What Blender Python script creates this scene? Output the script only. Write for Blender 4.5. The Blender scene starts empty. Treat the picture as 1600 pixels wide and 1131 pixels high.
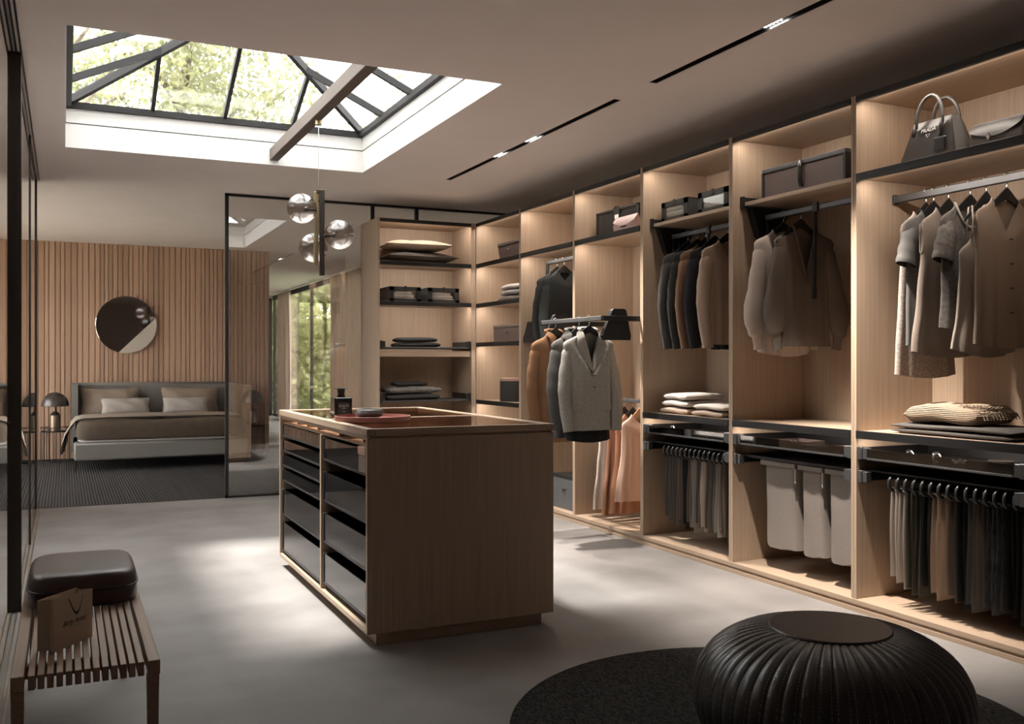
import bpy, math, random
import numpy as np
from mathutils import Vector, Matrix

# ------------------------------------------------------------------ camera, world, sun, exposure
SC = bpy.context.scene
COL = SC.collection
YAW = math.atan(699 / 1493.0); FPX = 1493.0; CAMH = 1.25
cam_data = bpy.data.cameras.new('camera'); cam = bpy.data.objects.new('camera', cam_data); COL.objects.link(cam)
cam.location = (0, 0, CAMH); cam.rotation_euler = (math.pi / 2, 0, -YAW)
cam_data.sensor_fit = 'HORIZONTAL'; cam_data.sensor_width = 36; cam_data.lens = FPX / 1600 * 36
cam_data.clip_start = 0.02; cam_data.clip_end = 300
SC.camera = cam
SKY_STRENGTH = 3.7; SUN_ENERGY = 5.8; SUN_S = 0.25; EXPOSURE = 1.35
LED = 25.0; SPOT = 430.0
w = bpy.data.worlds.new('sky'); SC.world = w; w.use_nodes = True
bg = w.node_tree.nodes['Background']; bg.inputs[0].default_value = (1.0, 0.98, 0.97, 1); bg.inputs[1].default_value = SKY_STRENGTH
sun_d = bpy.data.lights.new('sun_offscreen', 'SUN'); sun = bpy.data.objects.new('sun_offscreen', sun_d); COL.objects.link(sun)
sun_d.energy = SUN_ENERGY; sun_d.angle = math.radians(8); sun_d.color = (1.0, 0.94, 0.885)
sun.rotation_euler = Vector((SUN_S, -SUN_S, -1)).to_track_quat('-Z', 'Y').to_euler(); sun.location = (0, 8, 12)
vs = SC.view_settings; vs.view_transform = 'Standard'; vs.look = 'None'; vs.exposure = EXPOSURE; vs.gamma = 1; vs.use_curve_mapping = False
R = random.Random(7)

# ------------------------------------------------------------------ pixel -> place helpers (a pixel gives a direction; the plane touched gives the distance)
_F = (math.sin(YAW), math.cos(YAW)); _R = (math.cos(YAW), -math.sin(YAW))
def ray(u, v):
    a = (u - 800) / FPX; return (_F[0] + _R[0] * a, _F[1] + _R[1] * a, (565.5 - v) / FPX)
def PX(u, v, X):
    d = ray(u, v); t = X / d[0]; return (X, d[1] * t, CAMH + d[2] * t)
def PZ(u, v, Z):
    d = ray(u, v); t = (Z - CAMH) / d[2]; return (d[0] * t, d[1] * t, Z)

# ------------------------------------------------------------------ materials
def mat(name):
    m = bpy.data.materials.new(name); m.use_nodes = True; nt = m.node_tree
    return m, nt, nt.nodes['Principled BSDF'], nt.nodes['Material Output']
def N(nt, t, **k):
    n = nt.nodes.new(t)
    for a, b in k.items(): setattr(n, a, b)
    return n
def plain(name, c, rough=0.5, metal=0.0, spec=0.5, coat=0.0):
    m, nt, b, o = mat(name); b.inputs['Base Color'].default_value = (*c, 1); b.inputs['Roughness'].default_value = rough
    b.inputs['Metallic'].default_value = metal; b.inputs['Specular IOR Level'].default_value = spec
    if coat: b.inputs['Coat Weight'].default_value = coat
    return m
def noisy(name, c1, c2, scale=(1, 1, 1), sc=5, detail=4, rough=0.5, bump=0.0, bdist=0.002, metal=0.0, spec=0.5, sheen=0.0, lo=0.35, hi=0.65):
    m, nt, b, o = mat(name)
    tc = N(nt, 'ShaderNodeTexCoord'); mp = N(nt, 'ShaderNodeMapping'); mp.inputs['Scale'].default_value = scale
    nz = N(nt, 'ShaderNodeTexNoise'); nz.inputs['Scale'].default_value = sc; nz.inputs['Detail'].default_value = detail
    rp = N(nt, 'ShaderNodeValToRGB'); rp.color_ramp.elements[0].color = (*c1, 1); rp.color_ramp.elements[1].color = (*c2, 1)
    rp.color_ramp.elements[0].position = lo; rp.color_ramp.elements[1].position = hi
    L = nt.links.new
    L(tc.outputs['Object'], mp.inputs[0]); L(mp.outputs[0], nz.inputs['Vector']); L(nz.outputs[0], rp.inputs[0]); L(rp.outputs[0], b.inputs['Base Color'])
    b.inputs['Roughness'].default_value = rough; b.inputs['Metallic'].default_value = metal; b.inputs['Specular IOR Level'].default_value = spec
    if sheen: b.inputs['Sheen Weight'].default_value = sheen
    if bump:
        bp = N(nt, 'ShaderNodeBump'); bp.inputs['Strength'].default_value = bump; bp.inputs['Distance'].default_value = bdist
        L(nz.outputs[0], bp.inputs['Height']); L(bp.outputs[0], b.inputs['Normal'])
    return m
def thin_glass(name, tint, refl=0.06, rough=0.0, glossc=(1, 1, 1)):
    m, nt, b, o = mat(name); nt.nodes.remove(b)
    tr = N(nt, 'ShaderNodeBsdfTransparent'); tr.inputs[0].default_value = (*tint, 1)
    gl = N(nt, 'ShaderNodeBsdfGlossy'); gl.inputs['Color'].default_value = (*glossc, 1); gl.inputs['Roughness'].default_value = rough
    fr = N(nt, 'ShaderNodeFresnel'); fr.inputs[0].default_value = 1.5
    ma = N(nt, 'ShaderNodeMath', operation='MULTIPLY_ADD'); ma.inputs[1].default_value = 0.55; ma.inputs[2].default_value = refl - 0.022
    mx = N(nt, 'ShaderNodeMixShader'); L = nt.links.new
    L(fr.outputs[0], ma.inputs[0]); L(ma.outputs[0], mx.inputs[0]); L(tr.outputs[0], mx.inputs[1]); L(gl.outputs[0], mx.inputs[2]); L(mx.outputs[0], o.inputs[0])
    return m
def emit(name, c, s):
    m, nt, b, o = mat(name); nt.nodes.remove(b)
    e = N(nt, 'ShaderNodeEmission'); e.inputs[0].default_value = (*c, 1); e.inputs[1].default_value = s
    nt.links.new(e.outputs[0], o.inputs[0]); return m
def fabric(name, c, var=0.25, sc=220, bump=0.12, sheen=0.0, scale=(1, 1, 1)):
    var *= .6
    return noisy(name, tuple(x * (1 - var) for x in c), tuple(x * (1 + var) for x in c), scale, sc, 2, 0.9, bump, 0.0015, 0, 0.2, sheen)

OAK1 = (0.385, 0.285, 0.205); OAK2 = (0.46, 0.345, 0.252)
M = {}
M['oak_v'] = noisy('oak_vertical', OAK1, OAK2, (1, 1, 0.012), 170, 3, 0.5, 0.08, 0.0006)
M['oak_y'] = noisy('oak_along_y', OAK1, OAK2, (1, 0.012, 1), 170, 3, 0.45, 0.08, 0.0006)
M['oak_x'] = noisy('oak_along_x', OAK1, OAK2, (0.012, 1, 1), 170, 3, 0.45, 0.08, 0.0006)
M['slat'] = noisy('slat_wood', (0.46, 0.29, 0.20), (0.53, 0.345, 0.245), (1, 1, 0.02), 60, 3, 0.55)
M['slat_dark'] = noisy('slat_wood_dark', (0.38, 0.24, 0.162), (0.45, 0.285, 0.198), (1, 1, 0.02), 60, 3, 0.55)
M['bench'] = noisy('bench_wood', (0.33, 0.225, 0.155), (0.41, 0.285, 0.20), (1, 0.03, 1), 90, 3, 0.5)
M['plaster'] = noisy('plaster', (0.80, 0.735, 0.70), (0.82, 0.755, 0.72), (1, 1, 1), 3, 3, 0.9)
M['white'] = plain('white_paint', (0.80, 0.79, 0.77), 0.7)
M['concrete'] = noisy('concrete', (0.180, 0.168, 0.163), (0.245, 0.231, 0.225), (1, 1, 1), 2.2, 8, 0.55, 0.05, 0.002, 0, 0.25)
M['carpet'] = None
M['black'] = plain('black_metal', (0.018, 0.018, 0.019), 0.42, 0.3)
M['dark'] = plain('dark_anodised', (0.045, 0.045, 0.046), 0.4, 0.6)
M['grey_metal'] = plain('grey_metal', (0.10, 0.10, 0.105), 0.4, 0.6)
M['skyframe'] = plain('skylight_frame', (0.026, 0.025, 0.026), 0.6, 0.0, 0.3)
M['beam'] = plain('beam_paint', (0.11, 0.085, 0.072), 0.5)
M['brass'] = plain('brushed_brass', (0.33, 0.255, 0.15), 0.38, 0.9)
M['bronze'] = plain('dark_bronze', (0.06, 0.05, 0.043), 0.4, 0.8)
M['chrome'] = plain('chrome', (0.7, 0.7, 0.7), 0.15, 1.0)
M['mirror'] = plain('mirror', (0.80, 0.77, 0.75), 0.015, 1.0)
M['smoke_mirror'] = plain('smoked_mirror', (0.40, 0.36, 0.34), 0.03, 1.0)
M['glass'] = thin_glass('clear_glass', (0.97, 0.98, 0.97), 0.05)
M['partition_glass'] = thin_glass('partition_glass', (0.92, 0.91, 0.90), 0.125)
M['smoke_glass'] = thin_glass('smoked_glass', (0.22, 0.215, 0.21), 0.13, 0.03)
M['globe_glass'] = thin_glass('globe_glass', (0.74, 0.70, 0.675), 0.09)
M['top_glass'] = thin_glass('bronze_glass', (0.70, 0.60, 0.54), 0.05)
M['led'] = emit('led_warm', (1.0, 0.885, 0.775), LED)
M['spot'] = emit('spot_led', (1.0, 0.93, 0.85), 35)
M['leather_black'] = noisy('black_leather', (0.014, 0.012, 0.011), (0.022, 0.019, 0.018), (1, 1, 1), 60, 4, 0.36, 0.15, 0.001, 0, 0.6)
M['leather_brown'] = noisy('brown_leather', (0.075, 0.050, 0.045), (0.095, 0.065, 0.057), (1, 1, 1), 120, 4, 0.42, 0.1, 0.0006)
M['leather_grey'] = noisy('grey_leather', (0.050, 0.045, 0.042), (0.064, 0.058, 0.055), (1, 1, 1), 150, 4, 0.38, 0.1, 0.0006)
M['stitch'] = plain('stitch_thread', (0.20, 0.18, 0.17), 0.8)
M['paper'] = plain('kraft_paper', (0.62, 0.50, 0.385), 0.75)
M['ink'] = plain('ink', (0.03, 0.03, 0.03), 0.7)
M['whiteink'] = plain('white_ink', (0.75, 0.75, 0.73), 0.6)
M['terracotta'] = plain('terracotta_lacquer', (0.26, 0.105, 0.085), 0.45)
M['blackglass'] = plain('black_glass', (0.016, 0.016, 0.017), 0.12, 0.0, 0.6)
M['boxcloth'] = fabric('box_cloth', (0.045, 0.045, 0.044))
M['boxbrown'] = fabric('box_brown_cloth', (0.085, 0.062, 0.055))
M['rug'] = noisy('rug_weave', (0.008, 0.008, 0.008), (0.060, 0.056, 0.053), (1, 0.22, 1), 190, 3, 0.95, 0.8, 0.004, 0, 0.15, 0, 0.4, 0.72)
M['ground'] = noisy('grass_ground', (0.05, 0.09, 0.02), (0.10, 0.15, 0.04), (1, 1, 1), 3, 6, 0.9)
M['bark'] = noisy('bark', (0.10, 0.075, 0.055), (0.17, 0.13, 0.10), (1, 1, 0.2), 14, 5, 0.9)
def leafmat(name, c1, c2):
    m, nt, b, o = mat(name)
    g = N(nt, 'ShaderNodeNewGeometry'); rp = N(nt, 'ShaderNodeValToRGB')
    rp.color_ramp.elements[0].color = (*c1, 1); rp.color_ramp.elements[1].color = (*c2, 1)
    tl = N(nt, 'ShaderNodeBsdfTranslucent'); mx = N(nt, 'ShaderNodeMixShader'); mx.inputs[0].default_value = 0.5
    L = nt.links.new; L(g.outputs['Random Per Island'], rp.inputs[0]); L(rp.outputs[0], b.inputs['Base Color']); L(rp.outputs[0], tl.inputs[0])
    b.inputs['Roughness'].default_value = 0.5
    L(b.outputs[0], mx.inputs[1]); L(tl.outputs[0], mx.inputs[2]); L(mx.outputs[0], o.inputs[0]); return m
M['leaf_a'] = leafmat('leaf_bright', (0.30, 0.33, 0.14), (0.62, 0.62, 0.36))
M['leaf_b'] = leafmat('leaf_mid', (0.20, 0.22, 0.11), (0.48, 0.47, 0.28))
def stripes(name, c1, c2, axis, freq, rough=0.9, bump=0.6, dist=0.004, noise=0.3):
    m, nt, b, o = mat(name); L = nt.links.new
    tc = N(nt, 'ShaderNodeTexCoord'); wv = N(nt, 'ShaderNodeTexWave'); wv.bands_direction = axis; wv.inputs['Scale'].default_value = freq
    wv.inputs['Distortion'].default_value = noise; wv.inputs['Detail'].default_value = 2; wv.inputs['Detail Scale'].default_value = 4
    rp = N(nt, 'ShaderNodeValToRGB'); rp.color_ramp.elements[0].color = (*c1, 1); rp.color_ramp.elements[1].color = (*c2, 1)
    bp = N(nt, 'ShaderNodeBump'); bp.inputs['Strength'].default_value = bump; bp.inputs['Distance'].default_value = dist
    L(tc.outputs['Object'], wv.inputs['Vector']); L(wv.outputs[0], rp.inputs[0]); L(rp.outputs[0], b.inputs['Base Color'])
    L(wv.outputs[0], bp.inputs['Height']); L(bp.outputs[0], b.inputs['Normal']); b.inputs['Roughness'].default_value = rough
    b.inputs['Specular IOR Level'].default_value = 0.15
    return m
M['carpet'] = stripes('ribbed_carpet', (0.040, 0.037, 0.037), (0.048, 0.044, 0.043), 'X', 12.5, noise=1.2, bump=0.7, dist=0.005)  # grooves slightly darker in the colour: faint painted rib shade besides the bump
M['curtain'] = fabric('curtain_cloth', (0.56, 0.45, 0.38), 0.06, 300, 0.1)
nt = M['curtain'].node_tree; pb = nt.nodes['Principled BSDF']; tl = N(nt, 'ShaderNodeBsdfTranslucent'); tl.inputs[0].default_value = (.50, .38, .31, 1); mx = N(nt, 'ShaderNodeMixShader'); mx.inputs[0].default_value = .15
nt.links.new(pb.outputs[0], mx.inputs[1]); nt.links.new(tl.outputs[0], mx.inputs[2]); nt.links.new(mx.outputs[0], nt.nodes['Material Output'].inputs[0])
M['bedgrey'] = fabric('bed_upholstery', (0.19, 0.18, 0.168), 0.08, 260, 0.2)
M['throw'] = stripes('striped_throw', (0.40, 0.34, 0.285), (0.30, 0.25, 0.21), 'Y', 3.0, bump=0.2)
M['duvet'] = fabric('brown_velvet', (0.095, 0.072, 0.054), 0.12, 12, 0.5, 0.0)
M['pillow_taupe'] = fabric('pillow_taupe', (0.27, 0.215, 0.17), 0.05, 200, 0.15)
M['pillow_grey'] = fabric('pillow_grey', (0.36, 0.325, 0.30), 0.08, 90, 0.2)
M['lampdark'] = plain('lamp_bronze', (0.10, 0.09, 0.088), 0.35, 0.7)
M['lampbody'] = plain('lamp_body_bronze', (0.20, 0.15, 0.11), 0.35, 0.8)
M['cream'] = plain('cream_lacquer', (0.52, 0.46, 0.40), 0.6)

# ------------------------------------------------------------------ mesh collector
class MB:
    def __init__(s): s.v = []; s.f = []
    def add(s, vs, fs):
        n = len(s.v); s.v += [tuple(p) for p in vs]; s.f += [tuple(i + n for i in f) for f in fs]; return s
    def box(s, x0, x1, y0, y1, z0, z1, b=0.0):
        if x0 > x1: x0, x1 = x1, x0
        if y0 > y1: y0, y1 = y1, y0
        if z0 > z1: z0, z1 = z1, z0
        if b <= 0:
            return s.add([(x0, y0, z0), (x1, y0, z0), (x1, y1, z0), (x0, y1, z0), (x0, y0, z1), (x1, y0, z1), (x1, y1, z1), (x0, y1, z1)],
                         [(0, 3, 2, 1), (4, 5, 6, 7), (0, 1, 5, 4), (1, 2, 6, 5), (2, 3, 7, 6), (3, 0, 4, 7)])
        b = min(b, (x1 - x0) * .45, (y1 - y0) * .45, (z1 - z0) * .45)
        c = ((x0 + x1) / 2, (y0 + y1) / 2, (z0 + z1) / 2); h = ((x1 - x0) / 2, (y1 - y0) / 2, (z1 - z0) / 2)
        vs = []; idx = {}
        for sx in (-1, 1):
            for sy in (-1, 1):
                for sz in (-1, 1):
                    for ax in range(3):
                        p = [c[i] + (sx, sy, sz)[i] * (h[i] - (0 if i == ax else b)) for i in range(3)]
                        idx[(sx, sy, sz, ax)] = len(vs); vs.append(p)
        fs = []
        for ax in range(3):
            o = [i for i in range(3) if i != ax]
            for sg in (-1, 1):
                q = []
                for a, bb in ((-1, -1), (1, -1), (1, 1), (-1, 1)):
                    k = [0, 0, 0]; k[ax] = sg; k[o[0]] = a; k[o[1]] = bb; q.append(idx[(*k, ax)])
                fs.append(tuple(q))
        for ax in range(3):
            o = [i for i in range(3) if i != ax]
            for a in (-1, 1):
                for bb in (-1, 1):
                    k = [0, 0, 0]; k[o[0]] = a; k[o[1]] = bb; q = []
                    for sg, fa in ((-1, o[0]), (1, o[0]), (1, o[1]), (-1, o[1])):
                        k[ax] = sg; q.append(idx[(*k, fa)])
                    fs.append(tuple(q))
        for sx in (-1, 1):
            for sy in (-1, 1):
                for sz in (-1, 1): fs.append(tuple(idx[(sx, sy, sz, a)] for a in range(3)))
        return s.add(vs, fs)
    def loft(s, rings, caps=True, closed=True):
        n = len(rings[0]); vs = [p for r in rings for p in r]; fs = []
        for i in range(len(rings) - 1):
            for j in range(n if closed else n - 1):
                k = (j + 1) % n; fs.append((i * n + j, i * n + k, (i + 1) * n + k, (i + 1) * n + j))
        if caps: fs.append(tuple(range(n - 1, -1, -1))); fs.append(tuple(range((len(rings) - 1) * n, len(rings) * n)))
        return s.add(vs, fs)
    def tube(s, path, r, n=10, caps=True, flat=None):
        P = [Vector(p) for p in path]; rr = r if isinstance(r, (list, tuple)) else [r] * len(P)
        rings = []; up = None
        for i, p in enumerate(P):
            t = (P[min(i + 1, len(P) - 1)] - P[max(i - 1, 0)]).normalized()
            if up is None:
                up = Vector((0, 1, 0)) if abs(t.y) < 0.9 else Vector((1, 0, 0))
            a = (up - t * up.dot(t)).normalized(); b = t.cross(a); up = a
            ra = rr[i]; rb = ra if flat is None else ra * flat
            rings.append([tuple(p + a * (rb * math.cos(2 * math.pi * k / n)) + b * (ra * math.sin(2 * math.pi * k / n))) for k in range(n)])
        return s.loft(rings, caps)
    def lathe(s, prof, c=(0, 0, 0), n=32, caps=True):
        return s.loft([[(c[0] + r * math.cos(2 * math.pi * k / n), c[1] + r * math.sin(2 * math.pi * k / n), c[2] + z) for k in range(n)] for r, z in prof], caps)
    def prism(s, poly, axis, a, b):
        def P(p, t):
            return {'x': (t, p[0], p[1]), 'y': (p[0], t, p[1]), 'z': (p[0], p[1], t)}[axis]
        return s.loft([[P(p, a) for p in poly], [P(p, b) for p in poly]])
    def grid(s, fn, nu, nv):
        vs = [fn(i / (nu - 1), j / (nv - 1)) for i in range(nu) for j in range(nv)]
        return s.add(vs, [(i * nv + j, i * nv + j + 1, (i + 1) * nv + j + 1, (i + 1) * nv + j) for i in range(nu - 1) for j in range(nv - 1)])
OFF = {}
def mesh(name, mb, m, smooth=False, off=(0, 0, 0)):
    me = bpy.data.meshes.new(name)
    me.from_pydata([(p[0] - off[0], p[1] - off[1], p[2] - off[2]) for p in mb.v], [], mb.f)
    import bmesh
    bm = bmesh.new(); bm.from_mesh(me); bmesh.ops.recalc_face_normals(bm, faces=bm.faces); bm.to_mesh(me); bm.free()
    if m is not None: me.materials.append(m if not isinstance(m, str) else M[m])
    if smooth:
        me.shade_smooth() if smooth is True else me.set_sharp_from_angle(angle=math.radians(smooth))
        if smooth is not True: me.polygons.foreach_set('use_smooth', [True] * len(me.polygons)); me.set_sharp_from_angle(angle=math.radians(smooth))
    return me
def obj(name, mb, m, parent=None, smooth=False, local=False):
    off = (0, 0, 0) if (parent is None or local) else OFF.get(parent.name, (0, 0, 0))
    o = bpy.data.objects.new(name, mesh(name, mb, m, smooth, off) if isinstance(mb, MB) else mb)
    COL.objects.link(o)
    if parent: o.parent = parent; OFF[o.name] = off
    return o
def tag(o, label=None, cat=None, group=None, kind=None):
    if label: o['label'] = label
    if cat: o['category'] = cat
    if group: o['group'] = group
    if kind: o['kind'] = kind
    return o
def thing(name, label, cat, loc=(0, 0, 0), rz=0.0, group=None):
    o = bpy.data.objects.new(name, None); COL.objects.link(o); o.empty_display_size = 0.05
    o.location = loc; o.rotation_euler = (0, 0, rz); OFF[o.name] = tuple(loc)
    return tag(o, label, cat, group)
def struct(name, mb, m, parent=None, label=None, smooth=False):
    o = obj(name, mb, m, parent, smooth)
    if parent is None: o['kind'] = 'structure'
    if label: o['label'] = label
    return o
def B(*a): return MB().box(*a)
def copytree(root, loc, rz=None, label=None, group=None):
    r = root.copy(); COL.objects.link(r); r.location = loc
    if rz is not None: r.rotation_euler = (0, 0, rz)
    if label: r['label'] = label
    if group: r['group'] = group
    for ch in list(root.children):
        c = ch.copy(); COL.objects.link(c); c.parent = r
        for g in ch.children:
            d = g.copy(); COL.objects.link(d); d.parent = c
    return r
def text(name, s, size, m, parent, matrix, ext=0.0006, shear=0.0, spacing=1.0):
    cu = bpy.data.curves.new(name, 'FONT'); cu.body = s; cu.size = size; cu.extrude = ext; cu.shear = shear; cu.align_x = 'CENTER'; cu.align_y = 'CENTER'; cu.space_character = spacing
    tmp = bpy.data.objects.new(name + '_tmp', cu); COL.objects.link(tmp)
    bpy.context.view_layer.update()
    me = bpy.data.meshes.new_from_object(tmp.evaluated_get(bpy.context.evaluated_depsgraph_get()))
    bpy.data.objects.remove(tmp); bpy.data.curves.remove(cu)
    me.transform(matrix); me.materials.clear(); me.materials.append(M[m]); me.name = name
    o = bpy.data.objects.new(name, me); COL.objects.link(o); o.parent = parent
    return o

# ------------------------------------------------------------------ the setting
CE = 2.80
SKX0, SKX1, SKY0, SKY1 = 0.0, 2.215, 4.845, 7.61
TRX0, TRX1 = 2.935, 2.985
def slab_with_holes(xs, ys, holes, z0, z1):
    mb = MB()
    for i in range(len(xs) - 1):
        for j in range(len(ys) - 1):
            cx = (xs[i] + xs[i + 1]) / 2; cy = (ys[j] + ys[j + 1]) / 2
            if any(h[0] < cx < h[1] and h[2] < cy < h[3] for h in holes): continue
            mb.box(xs[i], xs[i + 1], ys[j], ys[j + 1], z0, z1)
    return mb
holes = [ (SKX0, SKX1, SKY0, SKY1), (TRX0, TRX1, 1.2, 4.478), (TRX0, TRX1, 4.848, 7.60)]
xs = [-2.4, SKX0, SKX1, TRX0, TRX1, 4.6]; ys = [-1.7, 1.2, 4.478, SKY0, 4.848, 7.60, SKY1, 22.9]
struct('ceiling', slab_with_holes(xs, ys, holes, CE, CE + 0.10), 'plaster', label='flat warm grey plaster ceiling')
struct('roof', slab_with_holes([-2.4, SKX0 - .02, SKX1 + .02, 4.6], [-1.7, SKY0 - .02, SKY1 + .02, 22.9], [(SKX0, SKX1, SKY0, SKY1)], CE + 0.101, CE + 0.26), 'plaster')
struct('floor', B(-0.45, 4.4, -1.6, 9.07, -0.06, 0.0), 'concrete', label='smooth grey concrete floor')
struct('floor_bedroom', B(-2.3, 4.5, 9.07, 14.6, -0.06, 0.002), 'carpet', label='dark grey ribbed carpet in the bedroom')
struct('floor_hall', B(-2.3, 4.5, 14.6, 22.8, -0.06, 0.0), 'concrete', label='pale floor beyond the slatted wall')
struct('wall_right', B(4.19, 4.5, -1.6, 9.2, 0, CE), 'plaster')
struct('wall_left', B(-0.5, -0.26, -1.6, 9.07, 0, CE), 'plaster')
struct('wall_rear', B(-0.5, 4.5, -1.7, -1.5, 0, CE), 'plaster')
struct('wall_bedroom_front', B(-2.35, -0.30, 9.07, 9.2, 0, CE), 'plaster')
# bedroom left wall with a tall window
wb = MB().box(-2.4, -2.2, 9.07, 9.5, 0, CE).box(-2.4, -2.2, 13.2, 22.9, 0, CE).box(-2.4, -2.2, 9.5, 13.2, 2.65, CE)
struct('wall_bedroom_left', wb, 'plaster')
wf = MB()
for y in (9.52, 11.35, 13.18): wf.box(-2.33, -2.27, y - .03, y + .03, 0, 2.65)
wf.box(-2.33, -2.27, 9.5, 13.2, 2.6, 2.65).box(-2.33, -2.27, 9.5, 13.2, 0, 0.05)
o = struct('window_left_offscreen', wf, 'skyframe', label='tall bedroom window on the side the bed is lit from'); obj('pane', B(-2.304, -2.298, 9.52, 13.18, 0.05, 2.6), 'glass', o)
# right wall of the bedroom and hall, tall windows
WX = 4.40
YM = PX(486, 500, WX + .01)[1]
struct('wall_hall_right', B(WX, WX + .2, 9.2, 14.4, 0, CE), 'plaster')
wf = MB()
for y in (14.45, 16.6, YM, 22.5): wf.box(WX, WX + .05, y - .03, y + .03, 0, CE)
wf.box(WX, WX + .05, 14.4, 22.6, 2.70, CE).box(WX, WX + .05, 14.4, 22.6, 0, 0.06)
o = struct('window_1', wf, 'skyframe')
obj('pane', B(WX + .02, WX + .026, 16.63, YM - .03, .06, 2.7), 'glass', o); obj('pane', B(WX + .02, WX + .026, 14.48, 16.57, .06, 2.7), 'glass', o); obj('pane', B(WX + .02, WX + .026, YM + .03, 22.47, .06, 2.7), 'glass', o)
# far wall with window
struct('wall_far', MB().box(-2.3, 2.3, 22.6, 22.85, 0, CE).box(2.3, 4.7, 22.6, 22.85, 2.74, CE), 'plaster')
wf = MB()
for x in (2.33, 3.2, 4.36): wf.box(x - .04, x + .04, 22.62, 22.70, 0, 2.74)
wf.box(2.3, 4.4, 22.62, 22.70, 2.66, 2.74).box(2.3, 4.4, 22.62, 22.70, 0, .06)
o = struct('window_2', wf, 'skyframe'); [obj('pane', B(a, b, 22.655, 22.66, .06, 2.66), 'glass', o) for a, b in ((2.37, 3.16), (3.24, 4.32))]

# slatted bedroom wall: every slat a piece
SY = 13.62
swall = struct('wall_bedroom_slatted', B(-2.2, 2.585, SY, SY + .25, 0, CE), M['slat'], label='slatted walnut toned wall behind the bed')
widths = [0.040, 0.052, 0.064]; smesh = {}
for wd in widths:
    for mm in ('slat', 'slat_dark'):
        smesh[(wd, mm)] = mesh('slat', B(0, wd, -0.022, 0.0, 0.0, CE - .002, .002), mm)
x = 2.60; k = 0
while x > -2.15:
    wd = R.choice(widths); x -= wd + 0.010
    if x < -2.19: break
    o = bpy.data.objects.new('slat', smesh[(wd, R.choice(['slat', 'slat', 'slat', 'slat_dark']))]); COL.objects.link(o); o.parent = swall; o.location = (x, SY, 0.001)
for k in range(4):   # slats on the wall's free end
    o = bpy.data.objects.new('slat', mesh('slat', B(2.585, 2.605, SY + .005 + k * .062, SY + .059 + k * .062, 0.001, CE - .002, .002), 'slat')); COL.objects.link(o); o.parent = swall

# ------------------------------------------------------------------ skylight
sk = thing('skylight', 'hipped glass roof lantern in the ceiling with dark glazing bars', 'skylight', (SKX0, SKY0, CE))
sh = MB()
for (a, b, c, d) in ((SKX0 - .01, SKX0 + .005, SKY0, SKY1), (SKX1 - .005, SKX1 + .01, SKY0, SKY1), (SKX0, SKX1, SKY0 - .01, SKY0 + .005), (SKX0, SKX1, SKY1 - .005, SKY1 + .01)):
    sh.box(a, b, c, d, CE + .0005, 2.972); 
obj('lower_shaft_lining', sh, 'white', sk)
sh = MB()
for (a, b, c, d) in ((SKX0 - .04, SKX0 + .009, SKY0 - .04, SKY1 + .04), (SKX1 - .009, SKX1 + .04, SKY0 - .04, SKY1 + .04), (SKX0, SKX1, SKY0 - .04, SKY0 + .009), (SKX0, SKX1, SKY1 - .009, SKY1 + .04)):
    sh.box(a, b, c, d, 2.980, 3.080)
obj('upper_shaft_lining', sh, 'white', sk)
sh = MB()
for (a, b, c, d) in ((SKX0 - .06, SKX0 - .02, SKY0 - .06, SKY1 + .06), (SKX1 + .02, SKX1 + .06, SKY0 - .06, SKY1 + .06), (SKX0, SKX1, SKY0 - .06, SKY0 - .02), (SKX0, SKX1, SKY1 + .02, SKY1 + .06)):
    sh.box(a, b, c, d, 2.95, 3.12)
obj('groove_backing', sh, 'white', sk)
ZB = 3.08; T = 0.46
fr = MB()
e = 0.045
for (a, b, c, d) in ((SKX0 - .03, SKX0 + e, SKY0 - .03, SKY1 + .03), (SKX1 - e, SKX1 + .03, SKY0 - .03, SKY1 + .03), (SKX0, SKX1, SKY0 - .03, SKY0 + e), (SKX0, SKX1, SKY1 - e, SKY1 + .03)):
    fr.box(a, b, c, d, ZB, ZB + .045)
obj('kerb_frame', fr, 'skyframe', sk)
HALF = (SKX1 - SKX0) / 2; RY0 = SKY0 + HALF; RY1 = SKY1 - HALF; CXS = SKX0 + HALF
ZG = ZB + .035
def zroof(x, y): return ZG + T * min(x - SKX0, SKX1 - x, y - SKY0, SKY1 - y)
def bar(p, q, wd, ht):
    p = Vector(p); q = Vector(q); t = (q - p).normalized(); s = t.cross(Vector((0, 0, 1))).normalized(); n = s.cross(t)
    rg = [[tuple(c + s * (a * wd / 2) + n * (b * ht / 2)) for a, b in ((-1, -1), (1, -1), (1, 1), (-1, 1))] for c in (p, q)]
    return MB().loft(rg)
apex1 = (CXS, RY1, ZG + T * HALF); apex0 = (CXS, RY0, ZG + T * HALF)
for c, a in (((SKX0, SKY1, ZG), apex1), ((SKX1, SKY1, ZG), apex1), ((SKX0, SKY0, ZG), apex0), ((SKX1, SKY0, ZG), apex0)):
    obj('hip_bar', bar(c, a, .036, .055), 'skyframe', sk)
obj('ridge_bar', bar(apex0, apex1, .045, .06), 'skyframe', sk)
RXS = [0.594, 1.112, 1.633]; RYS = [6.995, 6.334, 5.673, 5.25]
for x in RXS:
    m_ = min(x - SKX0, SKX1 - x)
    obj('glazing_bar', bar((x, SKY1, ZG), (x, SKY1 - m_, ZG + T * m_), .028, .045), 'skyframe', sk)
    obj('glazing_bar', bar((x, SKY0, ZG), (x, SKY0 + m_, ZG + T * m_), .028, .045), 'skyframe', sk)
for y in RYS:
    m_ = min(y - SKY0, SKY1 - y, HALF)
    obj('glazing_bar', bar((SKX0, y, ZG), (SKX0 + m_, y, ZG + T * m_), .028, .045), 'skyframe', sk)
    obj('glazing_bar', bar((SKX1, y, ZG), (SKX1 - m_, y, ZG + T * m_), .028, .045), 'skyframe', sk)
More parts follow.
